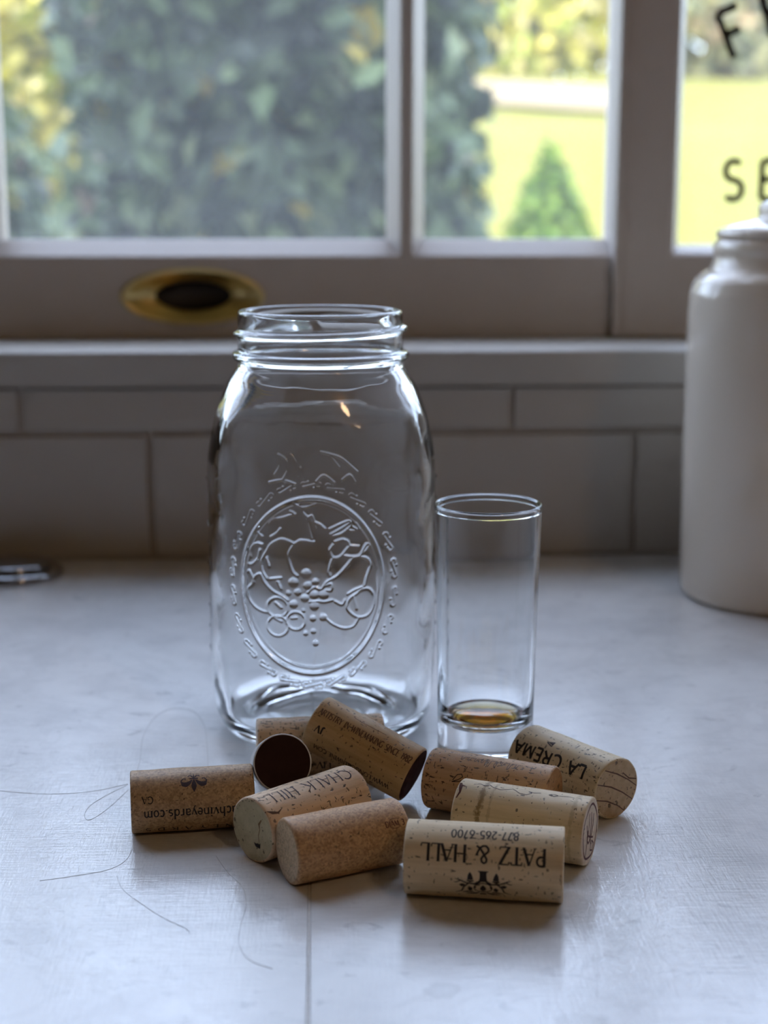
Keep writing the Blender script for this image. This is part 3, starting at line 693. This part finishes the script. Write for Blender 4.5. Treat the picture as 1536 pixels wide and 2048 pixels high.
def jar():
    prof = [(0.036,.0000),(.0400,.0004),(.0430,.0020),(.0455,.0052),(.0470,.0095),(.0480,.016),(.0486,.026),(.0488,.036),(.0489,.046),(.0489,.056),(.0489,.066),(.0489,.076),(.0489,.086),(.0489,.096),(.0489,.104),(.0489,.110),(.0487,.1165),(.0480,.122),(.0468,.128),(.0448,.1355),(.0422,.1425),(.0392,.1490),(.0364,.1535),(.0350,.1555),(.0346,.1570)]
    nk = [(.0346,.1570),(.0347,.1575),(.0358,.1582),(.0368,.1590),(.0371,.1602),(.0367,.1614),(.0356,.1620),(.0346,.1627),(.0345,.1690),(.0344,.1755),(.0342,.1778),(.0336,.1786),(.0326,.1788),(.0317,.1784),(.0314,.1772)]
    inn = [(.0313,.172),(.0313,.166),(.0313,.160),(.0318,.1555),(.0340,.1515),(.0385,.1440),(.0425,.1360),(.0442,.129),(.0450,.121),(.0453,.112),(.0453,.100),(.0453,.088),(.0453,.076),(.0453,.064),(.0453,.052),(.0453,.040),(.0453,.030),(.0449,.020),(.0438,.0115),(.0415,.0080),(.036,.0062),(.024,.0066),(.010,.0070),(0,.0071)]
    # angles: dense across the front (emblem), coarse behind; front is -y
    ph = np.concatenate([np.linspace(-1.0, 1.0, 420), np.linspace(1.0, 2*math.pi-1.0, 150)[1:-1]])
    n = len(ph)
    def dens(P, step):
        out = []
        for (r0, z0), (r1, z1) in zip(P, P[1:]):
            k = max(1, int(math.hypot(r1-r0, z1-z0)/step)); out += [(r0+(r1-r0)*i/k, z0+(z1-z0)*i/k) for i in range(k)]
        out.append(P[-1]); return out
    def smooth_prof(P, per): return [(q.x, q.y) for q in catmull([(a, b, 0) for a, b in P], per)]
    outer = dens(smooth_prof(prof, 5), 0.00032)
    neck = smooth_prof(nk, 4)
    inner = smooth_prof(inn, 6)
    neck2 = dens(neck, 0.0004)
    rows = [(r, z, 0) for r, z in outer] + [(r, z, 1) for r, z in neck2[1:]] + [(r, z, 2) for r, z in inner]
    rr = np.array([q[0] for q in rows]); zz = np.array([q[1] for q in rows]); kd = np.array([q[2] for q in rows])
    PH, RR = np.meshgrid(ph, rr); ZZ = np.repeat(zz[:, None], n, 1); KD = np.repeat(kd[:, None], n, 1)
    # squarish body, round neck
    sq = np.clip((0.150-ZZ)/0.028, 0, 1); sq = sq*sq*(3-2*sq)
    ee = 2 + 0.75*sq
    c, s_ = np.abs(np.cos(PH)), np.abs(np.sin(PH))
    sup = (c**ee + s_**ee)**(-1/ee)
    sup = 1 + (sup-1)*0.8
    rad = RR*sup/(1+0.012*sq)
    # screw thread: one turn climbing the neck
    turn = np.mod(PH+math.pi, 2*math.pi)/(2*math.pi)
    for zt in (.1705,):
        zc = zt - 0.0010 + 0.0045*(turn-.35)
        g = 0.0019*np.exp(-((ZZ-zc)/0.00125)**4)
        rad = rad + np.where(KD == 1, g*np.clip(np.minimum(turn, 1-turn)/0.09, 0, 1), 0)
    # uneven hand of the mould: gentle waves in the wall
    wav = np.zeros_like(rad)
    for (a, b, p0, am) in ((5, 60, .3, .00010), (9, 37, 1.7, .00007), (14, 95, 2.2, .00004), (3, 22, .9, .00014)):
        wav += am*np.sin(a*PH+p0+2*np.sin(b*ZZ))*np.cos(b*ZZ*2+p0*3)
    rad = rad + np.where(KD == 2, wav*2.2, wav*.6)*np.clip(ZZ/0.02, 0, 1)*np.clip((.155-ZZ)/.02, 0, 1)
    # raised graduation bars on the two sides
    for sgn, a0 in ((1, 1.52), (-1, 2*math.pi-1.52)):
        for k in range(9):
            zc = .035+k*.0092; ln = .10 if k % 3 == 0 else .05
            rad = rad + np.where(KD == 0, .0007*np.exp(-((ZZ-zc)/.0011)**2)*np.exp(-((PH-a0)/ln)**4), 0)
    # emblem on the front
    fr = (np.abs(PH) < 1.0) & (KD == 0)
    sarc = PH*0.0478
    hh = np.zeros_like(rad); hh[fr] = emblem((sarc-ECX)[fr], (ZZ-ECZ)[fr]); rad = rad + hh
    X = rad*np.sin(PH); Y = -rad*np.cos(PH)
    # last inner row is the centre of the base
    m = len(rows)-1
    V = np.stack([X[:m], Y[:m], ZZ[:m]], -1).reshape(-1, 3)
    idx = np.arange(m*n).reshape(m, n)
    a = idx[:-1]; b = idx[1:]; an = np.roll(a, -1, 1); bn = np.roll(b, -1, 1)
    Fq = np.stack([a, an, bn, b], -1).reshape(-1, 4)
    nv = len(V); V = np.vstack([V, [[0, 0, inner[-1][1]]], [[0, 0, 0.0030]]])
    # underside: stippled ring then a shallow punt
    ring = [(.033, .0004), (.030, .0018), (.020, .0028)]
    ub = []
    for r, z in ring:
        ub.append(len(V)+np.arange(n)); V = np.vstack([V, np.stack([r*np.sin(ph), -r*np.cos(ph), np.full(n, z)], -1)])
    chain = [idx[0]] + ub
    tri = []
    Fx = []
    for p, q in zip(chain, chain[1:]):
        Fx.append(np.stack([q, np.roll(q, -1), np.roll(p, -1), p], -1))
    L = ub[-1]; tri += [(int(L[i]), nv+1, int(L[(i+1) % n])) for i in range(n)]
    L = idx[-1]; tri += [(int(L[i]), int(L[(i+1) % n]), nv) for i in range(n)]
    Fq = np.vstack([Fq]+Fx)
    me = bpy.data.meshes.new('mason_jar'); me.from_pydata(V.tolist(), [], Fq.tolist()+tri); me.update()
    return link('mason_jar', me, M['glass'], None, True)
J = jar(); J.location = (JX, JY, 0.0002); tag(J, 'large clear glass canning jar without lid, oval fruit emblem embossed on its front', 'jar')

# ------------------------------------------------------------------ shot glass with a little liquor
SGX, SGY = 0.0662, 0.5760
sg = empty('shot_glass', (SGX, SGY, 0.0002)); tag(sg, 'tall narrow shot glass with thick base beside the big jar', 'glass')
po = [(0, .0004), (.0165, .0004), (.0182, .0010), (.0190, .0026), (.0192, .006), (.0193, .016), (.0197, .045), (.0206, .081), (.0212, .1018), (.02135, .1044), (.0213, .1060), (.0208, .1067), (.0202, .1066), (.0196, .1058), (.0194, .104), (.0190, .081), (.0182, .050), (.0176, .030), (.0171, .0245), (.0158, .0200), (.0130, .0172), (.0080, .0158), (0, .0154)]
lathe('glass_body', [(q.x, max(q.y, 0)) if i else (0, .0004) for i, q in enumerate(catmull([(a, b, 0) for a, b in po], 4))][:-1] + [(0, .0154)], M['glass'], sg, 128)
lp = [(0, .0152), (.0080, .0156), (.0128, .0170), (.0150, .0190), (.0160, .0204), (.0150, .0192), (.0140, .0183), (.0115, .0174), (0, .0171)]
lq = lathe('liquor', lp, M['liquor'], sg, 96); lq['label'] = 'last sip of amber liquor'

# ------------------------------------------------------------------ ceramic canister and chrome cap
cn = empty('ceramic_canister', (0.2640, 0.8345, 0.0)); tag(cn, 'glossy off-white ceramic canister with flat lid standing by the window', 'canister')
cp = [(0, .0006), (.050, .0006), (.0528, .0012), (.0544, .004), (.0548, .010), (.0556, .050), (.0562, .090), (.0563, .128), (.0562, .160), (.0556, .1735), (.0535, .1810), (.0490, .1848), (.0455, .1866), (.0442, .1890), (.0432, .1915), (.0428, .1940), (.0436, .1965), (.0438, .1990), (.0430, .2020), (.0415, .2035), (.038, .2035), (.037, .19), (.052, .16), (.052, .02), (0, .02)]
lathe('body', rounded(cp, [0.0012]*len(cp), 3), M['ceramic'], cn, 96)
ld = [(0, .2036), (.0405, .2036), (.0420, .2042), (.0425, .2056), (.0424, .2074), (.0414, .2084), (.0330, .2112), (.0225, .2135), (.0205, .2148), (.0196, .2172), (.0204, .2200), (.0192, .2226), (.0150, .2244), (0, .2252)]
lid = lathe('lid', ld, M['ceramic'], cn, 96); lid['label'] = 'flat ceramic lid with round knob'

cc = empty('chrome_hole_cover', (-0.1860, 0.9000, 0.0)); tag(cc, 'small round chrome tap-hole cover at the back of the counter', 'cap')
lathe('flange', [(0, .0002), (.0270, .0002), (.0282, .0010), (.0284, .0024), (.0276, .0040), (.0255, .0052), (.0245, .0054), (0, .0056)], M['chrome'], cc, 72)
lathe('button', [(.0, .0056), (.0205, .0056), (.0212, .0062), (.0212, .0080), (.0200, .0092), (.014, .0102), (0, .0106)], M['chrome'], cc, 72)

# ------------------------------------------------------------------ corks
def cork(name, label, A, B, r, mats, seed, waist=0.0, cham=0.0007, lump=0.00018, group='wine corks spilled on the counter', facet=0.0):
    """cork whose axis runs from end A to end B; local x along the axis, z up, -y towards the room"""
    A, B = Vector(A), Vector(B); X = (B-A).normalized(); L = (B-A).length
    up = Vector((0, 0, 1)); up = (up - X*up.dot(X)).normalized(); back = up.cross(X)
    mw = Matrix((X, back, up)).transposed().to_4x4(); mw.translation = (A+B)/2
    rr = random.Random(seed); so = rr.uniform(0, 50)
    def rad(u, th):
        q = u/(L/2)
        f = 1 - waist*(1-q*q)
        nz = mnoise.noise(Vector((u*90+so, math.cos(th)*1.6, math.sin(th)*1.6)))*lump + mnoise.noise(Vector((u*420+so, math.cos(th)*7, math.sin(th)*7)))*lump*.35
        return r*f + nz - facet*abs(math.sin(3*th+so))
    n = 84; us = [-L/2+cham] + [(-L/2+cham)+(L-2*cham)*i/36 for i in range(1, 36)] + [L/2-cham]
    V = []; F = []; mi = []
    def ring(u, k, du=0.0):
        for i in range(n):
            th = 2*math.pi*i/n; q = rad(max(-L/2, min(L/2, u)), th)*k + du
            V.append((u, -q*math.sin(th), q*math.cos(th)))
    ring(-L/2, .62); ring(-L/2, 1, -cham); ring(-L/2+cham*.3, 1, -cham*.3)
    for u in us: ring(u, 1)
    ring(L/2-cham*.3, 1, -cham*.3); ring(L/2, 1, -cham); ring(L/2, .62)
    nr = len(V)//n; V.append((-L/2, 0, 0)); V.append((L/2, 0, 0)); c0, c1 = nr*n, nr*n+1
    for k in range(nr-1):
        for i in range(n):
            j = (i+1) % n; F.append((k*n+i, k*n+j, (k+1)*n+j, (k+1)*n+i)); mi.append(1 if k < 1 else (2 if k >= nr-2 else 0))
    for i in range(n):
        j = (i+1) % n
        F.append((j, i, c0)); mi.append(1); F.append(((nr-1)*n+i, (nr-1)*n+j, c1)); mi.append(2)
    me = bpy.data.meshes.new(name); me.from_pydata(V, [], F); me.update()
    o = link(name, me, mats, None, False); me.polygons.foreach_set('material_index', mi)
    me.polygons.foreach_set('use_smooth', [m == 0 for m in mi]); me.update()
    # keep it on the counter: lowest vertex just touching
    o.matrix_world = mw
    tag(o, label, 'cork', group)
    def side(u0, th0, flip=False, off=0.00006, rot=0.0):
        sg_ = -1 if flip else 1; cr, sr = math.cos(rot), math.sin(rot)
        def f(x, y):
            x, y = x*cr-y*sr, x*sr+y*cr
            u = u0 + sg_*x; th = R(th0) - sg_*y/r; q = rad(max(-L/2, min(L/2, u)), th)+off
            return (u, -q*math.sin(th), q*math.cos(th))
        return f
    def end(sign, off=0.00006):
        # on the end disc: x to the viewer's right when looking at that end, y up
        return lambda x, y: (sign*(L/2+off), sign*x, y)
    return o, side, end, L

tan = dict(c0=(.42, .27, .15), c1=(.60, .43, .27))
nat = lambda nm, c0, c1, **k: cork_mat(nm, c0, c1, **k)
m_pale = nat('cork_pale', (0.550, 0.412, 0.232), (0.748, 0.587, 0.361), pits=.30, seed=1)
m_pale_end = nat('cork_pale_end', (0.506, 0.422, 0.232), (0.638, 0.536, 0.318), pits=.1, seed=2)
m_cream = nat('cork_cream', (0.605, 0.474, 0.284), (0.792, 0.649, 0.413), pits=.50, seed=3)
m_cream_end = nat('cork_cream_end', (0.462, 0.319, 0.163), (0.594, 0.433, 0.241), pits=.45, seed=4)
m_pink = nat('cork_pinkish', (0.506, 0.299, 0.146), (0.704, 0.464, 0.267), pits=.80, seed=5)
m_pink_end = nat('cork_pinkish_end', (0.418, 0.206, 0.077), (0.550, 0.299, 0.129), pits=.3, seed=6)
m_buff = nat('cork_buff', (0.484, 0.309, 0.138), (0.638, 0.443, 0.224), pits=.40, seed=7)
m_wine = nat('cork_wine_stained_end', (.045, .018, .022), (.085, .04, .045), pits=.2, seed=8, spec=.08, rgh=.85)
m_rosy = nat('cork_rosy', (0.638, 0.433, 0.258), (0.836, 0.618, 0.396), pits=.55, seed=9)
m_spot = nat('cork_spotted', (0.550, 0.371, 0.215), (0.748, 0.546, 0.344), pits=.85, seed=10)
m_stain = nat('cork_stained', (0.550, 0.422, 0.241), (0.748, 0.597, 0.378), pits=.18, seed=11, stain=[(-.0135, .0016, 330, .8, (.20, .11, .025)), (-.0100, .0008, 420, .3, (.22, .13, .05)), (.0190, .0010, 300, .35, (.25, .16, .05))])
m_stain_end = nat('cork_stained_end', (0.572, 0.412, 0.241), (0.726, 0.546, 0.344), pits=.1, seed=12)
m_agg = cork_mat('cork_agglomerate', (.31, .185, .085), (.52, .335, .17), agg=True, seed=13)
m_agg2 = cork_mat('cork_agglomerate_fine', (.37, .20, .085), (.61, .37, .18), agg=True, seed=14)
m_agg2_end = cork_mat('cork_agglomerate_end', (.45, .29, .15), (.66, .47, .27), agg=True, seed=15)
t = NT('white_stopper'); nz = t.noise(t.coord((60, 500, 500)), 1, 3); t.bsdf(t.mix(nz, (.58, .56, .54), (.70, .68, .66)), .5); m_white = t.m
t = NT('dark_red_disc'); nz = t.noise(t.coord(), 300, 5, .7); t.bsdf(t.mix(nz, (.022, .008, .007), (.05, .020, .017)), .75, Specular_IOR_Level=.15); t.bump(nz, .3, .0002); m_dark = t.m

TH = 68.0
# 1 agglomerated cork with the lily
c, side, end, L = cork('wine_cork', 'brown agglomerated cork with fleur-de-lis and upside-down vineyard web address', (-.0688, .5114, .0112), (-.0252, .5166, .0112), .0112, [m_agg, m_agg, m_agg], 1, 0.0)
fl = []
fl.append(([(0, .2), (0, 1.5), (0, 3.2), (0, 4.4)], [.25, 1.5, 1.15, .05]))
fl[-1] = ([(0, .4), (0, 1.4), (0, 2.6), (0, 3.6), (0, 4.6)], [.35, 1.1, 1.7, 1.1, .05])
for s in (-1, 1):
    fl.append(([(s*.5, .5), (s*1.4, 1.5), (s*2.4, 2.1), (s*3.3, 1.9), (s*3.7, 1.2)], [.3, 1.1, 1.6, 1.5, .5]))
    fl.append(([(s*3.8, 1.5), (s*3.9, .7), (s*3.3, .0), (s*2.6, -.1), (s*2.6, .4)], [.5, .4, .35, .3, .3]))
    fl.append(([(s*.3, -.4), (s*.8, -1.1), (s*1.5, -1.2), (s*1.8, -.7)], [.4, .4, .35, .3]))
fl.append(([(-1.3, .05), (1.3, .05)], .45)); fl.append(([(0, -.2), (0, -2.0)], [.5, .1]))
fl = [([(a*.00115, b*.00115) for a, b in p], [w*.00115 for w in ws] if isinstance(ws, list) else ws*.00115) for p, ws in fl]
print_mesh('lily_emblem', fl, side(.0005, 30, True), M['ink_violet'], c)
print_mesh('lettering', text_strokes('GA', .0024, .15), side(-.0160, TH-1, True), M['ink'], c)
print_mesh('lettering', text_strokes('achvineyards.com', .0037, .15, True, .06, .0330), side(-.0010, TH+28, True), M['ink'], c)
print_mesh('lettering', text_strokes('NEYARDS', .0024, .17, True, .75, .0310), side(-.0015, TH+66, True), M['ink'], c)

# 2 white stopper whose dark end faces the room
c, side, end, L = cork('wine_stopper', 'white stopper with dark maroon round end facing the room, propped behind the other corks', (-.0172, .5480, .0106), (-.0142, .5130, .0245), .0105, [m_white, m_white, m_dark], 2, 0, .0005, .00004)
print_mesh('printed_band', [([(x*.001, .0006*math.sin(x*2.1)+.0004*math.sin(x*5.3)) for x in np.arange(-24, 24, .25)], .0008)], (lambda f: (lambda x, y: f(y, x)))(side(.0150, 0)), M['ink_violet'], c)
print_mesh('printed_band', [([(x*.001, 0) for x in np.arange(-32, 33, .5)], .0004)], (lambda f: (lambda x, y: f(y, x)))(side(.0172, 0)), M['ink_grey'], c)

# 3 cork lying against the jar
c, side, end, L = cork('wine_cork', 'pitted pinkish cork lying flat against the foot of the jar', (-.0256, .5640, .0115), (.0243, .5680, .0115), .0115, [m_spot, m_spot, m_spot], 3, 0.0)
print_mesh('lettering', text_strokes('LIV', .0034, .16), side(.0005, 112, True), M['ink'], c)

# 4 cork leaning on it
c, side, end, L = cork('wine_cork', 'buff cork leaning on another, lettered ARTISTRY IN WINEMAKING, with wine-stained lower end', (-.0020, .5500, .0268), (.0342, .5322, .0115), .0110, [m_buff, m_buff, m_wine], 4, 0.0)
print_mesh('lettering', text_strokes('ARTISTRY IN WINEMAKING SINCE 1982', .0026, .17, True, .02, .0402), side(.0004, 38), M['ink_brown'], c)
print_mesh('lettering', text_strokes('WWW.LONGORIAWINE.COM', .0022, .15, True, .02, .0330), side(.0005, 110, True), M['ink'], c)
print_mesh('lettering', text_strokes('JV', .0027, .26, True, .12), side(-.0160, 72, True), M['ink'], c)
print_mesh('scroll_line', [([(-8, .9), (-8.6, .3), (-7.6, -.2), (-4, -.35), (2, -.25), (6, -.15)], .22), ], (lambda f: (lambda x, y: f(x*.001, y*.001)))(side(.0010, 12)), M['ink_brown'], c)
print_mesh('scroll_line', [([(-8, -.5), (0, -.6), (5, -.4), (5.6, .2), (4.8, .7), (-6, .6)], .22)], (lambda f: (lambda x, y: f(x*.001, y*.001)))(side(.0060, 133)), M['ink_brown'], c)

# 5 CHALK HILL
c, side, end, L = cork('wine_cork', 'rosy cork lettered CHALK HILL upside down, pale cut end with a dark hole', (-.0240, .4840, .0115), (.0106, .5129, .0115), .0115, [m_rosy, m_pale_end, m_rosy], 5, 0.0)
print_mesh('lettering', text_strokes('CHALK HILL', .0049, .10, True, .05, .0375), side(.0000, 17, True), M['ink_violet'], c)
e0 = end(-1)
print_mesh('hole', [([(-1.6, -4.2), (-.6, -4.9), (.4, -4.7), (1.1, -4.9), (1.6, -3.9)], [.3, 1.1, 1.5, 1.4, .4])], lambda x, y: e0(x*.001+.0025, y*.001), M['ink'], c)
print_mesh('crack', [([(1.2, -3.4), (.8, -1), (1.6, 1.4), (1.2, 3.2), (2.6, 5.2)], [.35, .3, .4, .9, .5])], lambda x, y: e0(x*.001+.0025, y*.001), paint('cork_crack', (.25, .15, .07), .9, .3, 600), c)
print_mesh('crack', [([(-22, 4), (-20.2, 3), (-18, 2.4), (-15.5, 3.6)], [.3, 1.1, .7, .1]), ([(-7, -1), (-5, -2.2), (-3.6, -1.6), (-2.2, -2.6), (-.6, -1.8), (2.4, -1.0)], [.15, .4, .5, .4, .3, .1])], (lambda f: (lambda x, y: f(x*.001, y*.001)))(side(.0, 60)), M['ink_brown'], c)

# 6 plain fine agglomerate
c, side, end, L = cork('wine_cork', 'plain fine-grained brown cork with small oval DIAM 3 stamp', (-.0120, .4666, .0112), (.0260, .4826, .0112), .0112, [m_agg2, m_agg2_end, m_agg2], 6, 0.0, .0011)
lg = text_strokes('DIAM 3', .0019, .19, False, .08, .0070) + [([(2.4*math.cos(R(a)), 1.7*math.sin(R(a))) for a in range(40, 141, 10)], .16), ([(2.4*math.cos(R(a)), 1.7*math.sin(R(a))) for a in range(220, 321, 10)], .16)]
lg = lg[:-2] + [([(a*.001, b*.001) for a, b in p], w*.001) for p, w in lg[-2:]]
print_mesh('stamp', lg, side(.0150, 52), M['ink_red'], c)
print_mesh('stamp', [([(-1.6, 0), (-.4, .6), (.6, -.1), (1.8, .3)], [.1, .7, .5, .1])], (lambda f: (lambda x, y: f(x*.001, y*.001)))(side(.0040, 140)), M['ink'], c)

# 7 PATZ & HALL
c, side, end, L = cork('wine_cork', 'pale straight-edged cork lettered PATZ & HALL upside down with a tree emblem', (.0276, .4592, .0122), (.0780, .4502, .0122), .0122, [m_pale, m_pale, m_pale], 7, 0.0, .0004, .00012, facet=.00022)
print_mesh('lettering', text_strokes('PATZ & HALL', .0055, .17, True, .03, .0402), side(.0000, 57, True), M['ink'], c)
print_mesh('lettering', text_strokes('877-265-6700', .0033, .145, False, .06, .0218), side(.0002, 24, True), M['ink'], c)
tr = [([(0, -.2), (0, .6), (0, 2.0), (0, 3.4)], [2.6, 2.1, 2.2, 2.7]), ([(-1.6, -.1), (1.6, -.1)], .35)]
for s in (-1, 1):
    tr += [([(s*4.1, .3), (s*4.1, 1.2), (s*4.0, 2.4), (s*4.0, 2.9)], [.3, 1.3, 1.8, 1.7]), ([(s*2.8, 3.1), (s*4.0, 3.4), (s*5.2, 3.1)], [.3, .7, .3]),
           ([(s*1.0, 3.3), (s*2.6, 4.2), (s*5.2, 4.0), (s*7.6, 2.9), (s*8.8, 2.6)], [.8, .6, .5, .4, .1]), ([(s*7.0, 3.2), (s*8.4, 3.9), (s*9.2, 3.7)], [.4, .3, .1]),
           ([(s*5.6, 4.6), (s*6.6, 4.9), (s*7.4, 4.7)], [.4, 1.3, .2]), ([(s*4.6, 4.2), (s*6.0, 5.6), (s*6.6, 7.4), (s*8.6, 8.4)], [.5, .5, .5, .2]),
           ([(s*3.6, 5.6), (s*4.0, 6.4), (s*4.2, 7.2)], [.7, 1.6, .6]), ([(s*2.9, 7.6), (s*4.6, 7.8), (s*6.4, 8.2)], [.4, .7, .3]), ([(s*1.2, 8.0), (s*3.0, 8.6), (s*5.4, 9.0)], [.5, .9, .3]),
           ([(s*2.2, 5.2), (s*2.6, 5.9)], [.6, .3])]
tr += [([(2.8*math.cos(R(a)), 5.7+1.8*math.sin(R(a))) for a in range(0, 361, 15)], .35), ([(0, 4.6), (0, 5.4), (0, 6.4), (0, 7.0)], [.3, 1.6, 1.9, .6]), ([(-1.4, 7.4), (1.4, 7.4)], .5), ([(-1.0, 8.6), (1.0, 8.6)], [.8, .8])]
tr = [([(a*.00103, b*.00103) for a, b in p], [w*.00103 for w in ws] if isinstance(ws, list) else ws*.00103) for p, ws in tr]
print_mesh('tree_emblem', tr, side(.0002, 83, True), M['ink'], c)

# 8 stained cork with a branded end
c, side, end, L = cork('wine_cork', 'pale cork with brown stain band and red branded emblem on its end', (.0489, .4967, .0118), (.0913, .4770, .0118), .0118, [m_stain, m_stain_end, m_stain_end], 8, 0.0, .0006, .00022, facet=.00022)
scr = [([(-18, 0), (-16, 1.2), (-14, .2), (-12.5, 1.4), (-11, .1), (-8, -.8), (-5.5, .2), (-4, 1.2), (-3, .4), (-1, -1.2), (1.5, -1.4), (3, .2), (2, 1), (4, .6), (6, 1.2)], .3), ([(9, .8), (10.5, 1.6), (12.2, .9), (11, .1), (9, .5)], .3), ([(12.5, .9), (16, 1.6), (18, 1.2)], .22)]
print_mesh('script_line', scr, (lambda f: (lambda x, y: f(x*.001, y*.001)))(side(.0, 10)), M['ink_violet'], c)
e1 = end(1)
em = [([(9.3*math.cos(R(a+8))*(1+.03*math.cos(5*R(a))), 9.3*math.sin(R(a+8))*(1+.03*math.cos(5*R(a)))) for a in range(0, 361, 10)], .8),
      ([(-1, 7), (-1.5, 3), (-3, -1), (-5, -5), (-6.5, -7)], .7), ([(1.5, 6.5), (1.2, 2), (0, -2), (1, -5)], .8), ([(4.5, 5), (3.6, 1), (1.5, -2), (-2, -3.5), (-4, -2), (-3, 1.5)], .8), ([(-4.5, 4), (-3.5, 0), (0, -2), (4, -3.5)], .7), ([(2.2, -4), (4.8, -6), (3, -8), (.5, -7), (2.2, -4)], .6)]
print_mesh('end_brand', em, lambda x, y: e1(x*.001, y*.001), M['ink_red'], c)
print_mesh('wine_tint', [([(-22.6, 6), (-22, 4), (-21.6, 1.5), (-22.3, -1)], [.8, 1.3, .7, .4]), ([(-21.8, 4.6), (-20, 4.2)], [.9, .2])], (lambda f: (lambda x, y: f(x*.001, y*.001)))(side(.0, 40)), M['ink_red'], c)

# 9 speckled reddish cork with faded script
c, side, end, L = cork('wine_cork', 'speckled reddish-brown cork with faded grey script, lying in front of the shot glass', (.0412, .5300, .0113), (.0836, .5084, .0113), .0113, [m_pink, m_pink, m_pink_end], 9, 0.0)
def cursive(n, w, h, seed):
    r_ = random.Random(seed); P = []
    for i in range(n):
        x = -w/2+w*i/n; up_ = h*(1.8 if r_.random() < .18 else 1.0)
        P += [(x, 0), (x+.25*w/n, up_*.9), (x+.45*w/n, up_*.6), (x+.35*w/n, -.1*h), (x+.7*w/n, 0)]
    return [(q.x, q.y) for q in catmull([(a, b, 0) for a, b in P], 4)]
print_mesh('script_line', [(cursive(9, .0235, .0019, 4), .00026)], side(-.0005, 12, True), M['ink_grey'], c)
print_mesh('script_line', [([(-2.4, -1), (-1, 1.2), (.6, 1.6), (1.2, .6), (-.4, -.6), (-2.6, -1.6), (0, -1.2), (3, .2)], .3)], (lambda f: (lambda x, y: f(x*.001, y*.001)))(side(-.0090, 60)), M['ink'], c)
e9 = end(1)
print_mesh('growth_line', [([(-9, 6), (2, 1), (9, -4)], [.2, .5, .3]), ([(-7, -2), (3, -5)], [.5, .2])], lambda x, y: e9(x*.001, y*.001), M['ink_brown'], c)

# 10 LA CREMA
c, side, end, L = cork('wine_cork', 'cream cork in bold black letters LA CREMA upside down, streaked cut end', (.0808, .5530, .0115), (.1080, .5155, .0115), .0115, [m_cream, m_cream, m_cream_end], 10, 0.0)
print_mesh('lettering', text_strokes('LA CREMA', .0050, .20, False, .05, .0375, mono=True), side(-.0025, 57, True), M['ink'], c)
print_mesh('crest', [([(-1.8, 0), (1.4, 1.1), (1.4, -1.1), (-1.8, 0)], .45), ([(-.6, 0), (1.2, .1)], [.2, 1.2])], (lambda f: (lambda x, y: f(x*.001, y*.001)))(side(-.0060, 27)), M['ink_violet'], c)
e10 = end(1)
for P in ([(-10.2, 4), (-3, 1.4), (3, -2), (8.8, -6.2)], [(-6.5, 8.6), (0, 5.8), (6, 2.2), (10.8, -1.4)], [(-11, -1.8), (-5, -3.6), (1, -6.8), (4.5, -9.6)], [(3, 5.6), (6.5, 2.6), (10.6, 1.4)]):
    print_mesh('growth_line', [(P, [.35, .55, .45, .3][:len(P)])], lambda x, y: e10(x*.001, y*.001), M['ink_brown'], c)

# ------------------------------------------------------------------ loose hairs on the counter
hairs = [
 ('fine dark hair looping on the marble behind the lily cork', [(-0.0739,0.5675),(-0.0741,0.5829),(-0.0759,0.6095),(-0.0735,0.6349),(-0.0669,0.6460),(-0.0577,0.6429),(-0.0512,0.6241),(-0.0481,0.5992),(-0.0458,0.5733)]),
 ('fine hair trailing to the end of the lily cork', [(-0.1243,0.5519),(-0.1122,0.5489),(-0.1006,0.5479),(-0.0876,0.5503),(-0.0758,0.5570)]),
 ('short hair folded back on itself beside the lily cork', [(-0.0757,0.5560),(-0.0823,0.5461),(-0.0874,0.5355),(-0.0880,0.5261),(-0.0854,0.5223),(-0.0804,0.5323),(-0.0749,0.5508)]),
 ('long hair curling on the marble in front of the corks', [(-0.0371,0.4889),(-0.0323,0.4755),(-0.0267,0.4638),(-0.0249,0.4510),(-0.0259,0.4373),(-0.0258,0.4242),(-0.0221,0.4147),(-0.0152,0.4090)]),
 ('thin hair lying in a curve on the bare marble', [(-0.0694,0.4744),(-0.0663,0.4644),(-0.0593,0.4539),(-0.0501,0.4424),(-0.0429,0.4354),(-0.0413,0.4313)]),
 ('faint hair bending away from the foot of the lily cork', [(-0.0668,0.4960),(-0.0681,0.4862),(-0.0732,0.4792),(-0.0835,0.4750),(-0.0946,0.4717)]),
]
for lab, P in hairs:
    o = tube('hair_strand', catmull([(a, b, .00006) for a, b in P], 8), .00006, M['hair']); tag(o, lab, 'hair', 'hairs on the counter')
